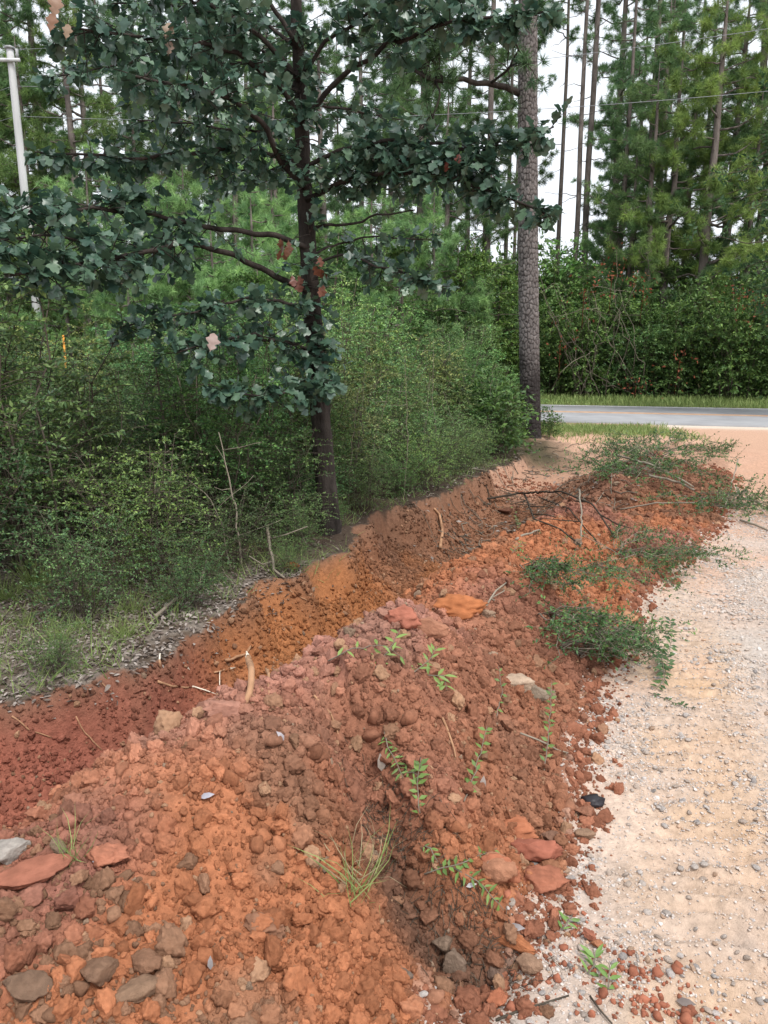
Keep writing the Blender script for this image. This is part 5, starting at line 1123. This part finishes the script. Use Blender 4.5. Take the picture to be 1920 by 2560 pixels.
tag(link('leaf_litter', gl_.mesh('leaf_litter', M['litter'])), 'grey-brown dead leaf litter on the bank under the brush', 'leaf litter', kind='stuff')
lit_me = [build_mesh('dry_leaf', v, f, M['litter_obj']) for v, f in LIT]
def dry_leaf(p, fr, s, c, lab, grp=None):
    o = bpy.data.objects.new('dry_leaf', lit_me[int(R.integers(4))]); COL.objects.link(o); o.matrix_world = Matrix.Translation([float(q) for q in p]) @ Matrix(fr.tolist()).to_4x4() @ Matrix.Scale(float(s), 4); o.color = (*[float(q) for q in c], 1); tag(o, lab, 'leaf', grp)
d1, d2 = np.array([.09, .064, .05]), np.array([.30, .255, .225])
for k in order[:200]:
    g_ = tn[k] > .5; dry_leaf(P[k], FR[k], S[k], d1 + (d2 - d1) * tn[k], 'grey dead leaf lying on the litter of the bank' if g_ else 'brown dead leaf lying on the litter of the bank', 'grey leaves on the bank' if g_ else 'brown leaves on the bank')
up = np.array([[0, -.6, .8]])
for px, py, wpx, ax, c, lab in ((712, 1860, 52, (-.5, -.2, .8), (.62, .58, .62), 'curled pale grey leaf standing on the mound face'), (500, 2003, 55, (1, .1, .2), (.52, .50, .56), 'bluish grey dead leaf lying flat on the mound'), (1205, 1985, 60, (.1, .1, 1), (.60, .52, .47), 'pale curled dead leaf upright on the lower mound'), (955, 1935, 75, (-.1, 0, 1), (.55, .47, .4), 'long torn pale leaf at the top of the topsoil streak'),
        (527, 2435, 48, (0, .2, 1), (.45, .42, .42), 'narrow grey leaf sliver stuck in orange crumbs'), (232, 2165, 40, (1, 0, .4), (.55, .52, .56), 'silvery leaf beside the grass tuft on the crest'), (1165, 2225, 40, (1, 0, .3), (.75, .72, .72), 'small white leaf caught in the weeds by the mound foot'), (1270, 2325, 60, (1, -.3, .1), (.42, .38, .38), 'grey flat leaf at the edge of the topsoil and gravel'),
        (1690, 2510, 60, (1, -.4, .1), (.30, .25, .23), 'grey-brown leaf on the red crumbs of the drive'), (1215, 2190, 44, (.2, .1, 1), (.55, .45, .38), 'pale folded leaf between clay blocks'), (1570, 1712, 26, (1, .3, .1), (.22, .14, .11), 'small brown leaf lying on open gravel')):
    p = hit(px, py); s = wpx / FPX * np.linalg.norm(p - np.array([0, 0, HC])); dry_leaf(p + np.array([0, 0, .012]), frames(np.array([ax], float), up)[0], s * .62, np.array(c) * .6, lab)
# black crumpled wet leaf on the sand
p = hit(1480, 2010); V, Fc = ico(3); V = V.copy(); V *= (1 + .55 * fbm(V * 2.6 + 4, 3, 77))[:, None]; V = V * np.array([.042, .030, .020])
o = link('crumpled_leaf', build_mesh('crumpled_leaf', V, Fc, M['black'])); o.location = [float(c) for c in p + np.array([0, 0, .012])]; tag(o, 'black crumpled wet leaf on the pale sand beside the mound', 'leaf')
# fibrous root mat hanging in the topsoil streak
gf = Geo(); n = 300; c0 = [hit(x, y) for x, y in ((950, 2060), (980, 2090), (1010, 2130), (1060, 2200), (1130, 2290), (1180, 2340), (1250, 2400), (950, 2010))]
qs = []
for k in range(n):
    c = c0[int(R.integers(8))] + R.normal(size=3) * np.array([.05, .06, .02]); d = unit(R.normal(size=3) * np.array([1, .8, .25]) + np.array([.4, -.3, -.2])); d[2] = 0; L = R.uniform(.03, .09); qs.append(c + d * L * np.linspace(0, 1, 4)[:, None] + R.normal(size=(4, 3)) * .006)
qs = np.array(qs); qs[..., 2] = Zs(qs[..., 0].ravel(), qs[..., 1].ravel()).reshape(qs.shape[:2]) + R.uniform(.004, .016, qs.shape[:2])
for q_ in qs: gf.tube(q_, .001, 3, .3 * R.random(), cap=False)
tag(link('fibrous_roots', gf.mesh('fibrous_roots', M['twig'])), 'matted fine roots in the dark topsoil streak on the mound', 'fine roots', kind='stuff')

# ------------------------------------------------------------------ dead saplings and bare stems in the brush
def bare_sapling(pxs, Y, r0, label, rnd, side, up_=True, name='bare_sapling', mt='twig', fine=0, seed=0):
    global R
    R = np.random.default_rng(1100 + seed)
    pts = np.array([W(x, y, Y) for x, y in pxs]); pts[0, 2] = Z(pts[0, 0], pts[0, 1]) - .03; pts = wiggle(resample(pts, .07), .02, .6, seed); rt = empty(name, pts[0]); tag(rt, label, 'sapling', 'bare saplings in the brush'); g = Geo()
    g.tube(pts, np.linspace(r0, r0 * .3, len(pts)), 7, rnd); link('stem', g.mesh('stem', M[mt], True), rt, True); g = Geo()
    for s in range(side):
        i = int(R.uniform(.2, .95) * (len(pts) - 1)); L = R.uniform(.15, .6) * (1 - .5 * i / len(pts)); d = unit(np.array([R.normal() * .8 - .4, R.normal() * .6, R.uniform(-.1, .8)])); q_ = wiggle(resample([pts[i], pts[i] + d * L], .06), .03, .8, s); g.tube(q_, np.linspace(r0 * .28, .0015, len(q_)), 4, min(1, rnd + .3))
    if side: link('twigs', g.mesh('twigs', M[mt], True), rt, True)['kind'] = 'stuff'
bare_sapling([(452, 1372), (430, 1200), (415, 1080), (400, 980), (385, 900)], 6.4, .022, 'reddish-brown dead sapling with bare side twigs standing in the brush', .25, 22, seed=1)
bare_sapling([(605, 1448), (590, 1300), (570, 1180), (545, 1080)], 5.6, .011, 'pale grey bare stem standing left of the oak', .95, 5, seed=2)
bare_sapling([(580, 1440), (560, 1320), (520, 1240), (470, 1200)], 5.5, .007, 'thin pale forked stem leaning beside the pale grey stem', .8, 5, seed=3)
bare_sapling([(770, 1415), (755, 1340), (720, 1290), (640, 1290)], 6.3, .006, 'thin arched stem bent over in front of the oak', .7, 2, seed=4)
bare_sapling([(745, 1400), (750, 1250), (745, 1150)], 6.8, .006, 'thin upright grey stem growing close by the oak trunk', .8, 3, seed=5)
bare_sapling([(55, 1360), (52, 1250), (45, 1150)], 6.0, .007, 'thin grey stem at the edge of the brush', .7, 3, seed=6)
bare_sapling([(20, 1350), (60, 1180), (100, 1000), (150, 962)], 6.2, .010, 'pale dead limb arching out of the brush', 1.0, 4, seed=7)
bare_sapling([(630, 1360), (625, 1290), (650, 1230), (700, 1160)], 7.2, .006, 'thin leaning stem crossing behind the oak', .8, 3, seed=8)
for s_, (px, Y) in enumerate(((120, 6.3), (215, 6.6), (300, 6.2), (360, 6.9), (500, 6.4), (660, 7.0), (700, 7.6), (870, 8.0), (920, 8.6), (985, 9.0), (1040, 9.6), (1100, 10.4), (1010, 8.4), (1150, 11), (70, 7.2))):
    g0 = W(px, 1200, Y); zt = R.uniform(.9, 1.9); P_ = np.array([[g0[0], Y, 0]]); u_, v0, _ = project(np.array([[g0[0], Y, .05]])); u2, v2, _ = project(np.array([[g0[0] + R.normal() * .25, Y, zt]]))
    bare_sapling([(u_[0], v0[0]), ((u_[0] + u2[0]) / 2 + R.normal() * 8, (v0[0] + v2[0]) / 2), (u2[0], v2[0])], Y, .006, 'thin pale bare stem rising through the brush', .85, 4, seed=20 + s_)
# pale dead tangle in front of the far thicket
def dead_tangle():
    global R
    R = np.random.default_rng(1200); Y = 27.5; rt = empty('dead_shrub', (*W(1500, 985, Y)[:2], 0)); g = Geo(); b0 = W(1510, 985, Y); b0[2] = .1
    for s in range(22):
        b0 = W(1500 + R.normal() * 60, 985, Y); b0[2] = .1; e = W(1470 + R.normal() * 100, 770 + R.normal() * 90, Y - .3 + R.normal() * .5); m = (b0 + e) / 2 + R.normal(size=3) * .5; q_ = wiggle(resample([b0 + R.normal(size=3) * .15, m, e, e + R.normal(size=3) * np.array([.9, .4, .4]) + np.array([0, 0, -.5])], .3), .15, .7, s); g.tube(q_, np.linspace(.018, .005, len(q_)), 4, .35 + .5 * R.random())
    o = link('stems', g.mesh('stems', M['twig'], True), rt, True); o['kind'] = 'stuff'; tag(rt, 'pale leafless tangle of dead stems in front of the far thicket', 'dead shrub')
dead_tangle()
R = np.random.default_rng(1300)
for px, py, Y, n in ((1530, 690, 26.8, 10), (1610, 720, 27, 8), (1890, 770, 25.5, 9), (1590, 965, 26, 6), (1400, 860, 26, 5), (1850, 740, 26, 6), (1460, 730, 26, 6), (1700, 900, 25.8, 5)):
    g = Geo(); c = W(px, py, Y); P = c + R.normal(size=(n * 5, 3)) * np.array([.35, .2, .35]); g.scatter(DIA_V, DIA_F, P, rand_frames(n * 5), R.uniform(.09, .16, n * 5), R.random(n * 5))
    stem_ = c + np.linspace(0, 1, 5)[:, None] * np.array([.2, .8, -1.2]); g.tube(stem_, .012, 4, .2); o = link('dead_spray', g.mesh('dead_spray', M['deadred'])) if 'deadred' in M else None
    if o: tag(o, 'spray of dead rust-red leaves hanging in the far thicket', 'dead leaves', 'rust-red sprays in the thicket', 'stuff')

# ------------------------------------------------------------------ utility pole, wires, marker
YP = 26.0; base = W(106, 900, YP); top_ = W(24, 118, YP); top_[1] = YP; rt = empty('utility_pole', (base[0], YP, 0)); tag(rt, 'weathered pale utility pole standing beyond the brush', 'utility pole')
p0 = base.copy(); p0[2] = -.1; g = Geo(); pts = resample([p0, top_], .4); g.tube(pts, np.linspace(.145, .11, len(pts)), 14); link('pole', g.mesh('pole', M['pole'], True), rt, True)
g = Geo(); xa = top_ + np.array([0, 0, -.42]); g.tube(np.array([xa + np.array([-1.3, -.15, .02]), xa + np.array([0, -.15, 0]), xa + np.array([.35, -.15, 0])]), .06, 6); link('crossarm', g.mesh('crossarm', M['pole']), rt, True)
for dx in (-1.2, -.45, .28):
    g = Geo(); c = xa + np.array([dx, -.15, .05]); g.tube(np.array([c, c + np.array([0, 0, .1]), c + np.array([0, 0, .16]), c + np.array([0, 0, .26])]), np.array([.02, .06, .035, .055]), 8); link('insulator', g.mesh('insulator', M['metal'], True), rt, True)
g = Geo(); c = top_ + np.array([0, 0, .0]); g.tube(np.array([c + np.array([0, 0, -.06]), c, c + np.array([0, 0, .05])]), np.array([.16, .17, .03]), 12); link('pole_cap', g.mesh('pole_cap', M['metal'], True), rt, True)
def along_road(px, py, off):      # wire point over the line that runs off metres beyond the near road edge
    d = ray(px, py); t = (RO @ RN + off) / (d[:2] @ RN); return np.array([0, 0, HC]) + d * t
poff = (np.array([base[0], YP]) - RO) @ RN
def wire(pa, pb_, sag, label):
    t = np.linspace(0, 1, 60)[:, None]; q_ = pa * (1 - t) + pb_ * t + np.array([0, 0, -sag * 4]) * t * (1 - t); g = Geo(); g.tube(q_, .007, 5); tag(link('power_line', g.mesh('power_line', M['wire'], True)), label, 'power line', 'power lines')
wa = xa + np.array([.28, -.15, .3]); e1 = along_road(2150, -75, poff); wire(wa, e1 + np.array([0, 0, 1.0]), .5, 'upper thin power line running above the road')
at_pole = lambda py: p0 + (top_ - p0) * ((W(60, py, YP)[2] - p0[2]) / (top_[2] - p0[2]))
e2 = along_road(2150, 35, poff); wire(at_pole(215), e2, .5, 'middle thin power line running above the road')
e3 = along_road(2150, 205, poff); wire(at_pole(290), e3, .4, 'lowest thin power line running above the road')
for py, lab in ((215, 'thin power line leaving the pole behind the oak leaves'), (290, 'lowest thin power line leaving the pole on its outer side')):
    a_p = at_pole(py); wire(a_p, a_p + np.array([-14, 6, .2]), .4, lab)
g = Geo(); pm = W(158, 838, 19.0); pm0 = pm.copy(); pm0[2] = 0; g.tube(np.array([pm0, (pm0 + pm) / 2, pm]), .026, 8); tag(link('marker_post', g.mesh('marker_post', M['orange'], True)), 'slim orange marker post half hidden in the brush near the pole', 'marker post')
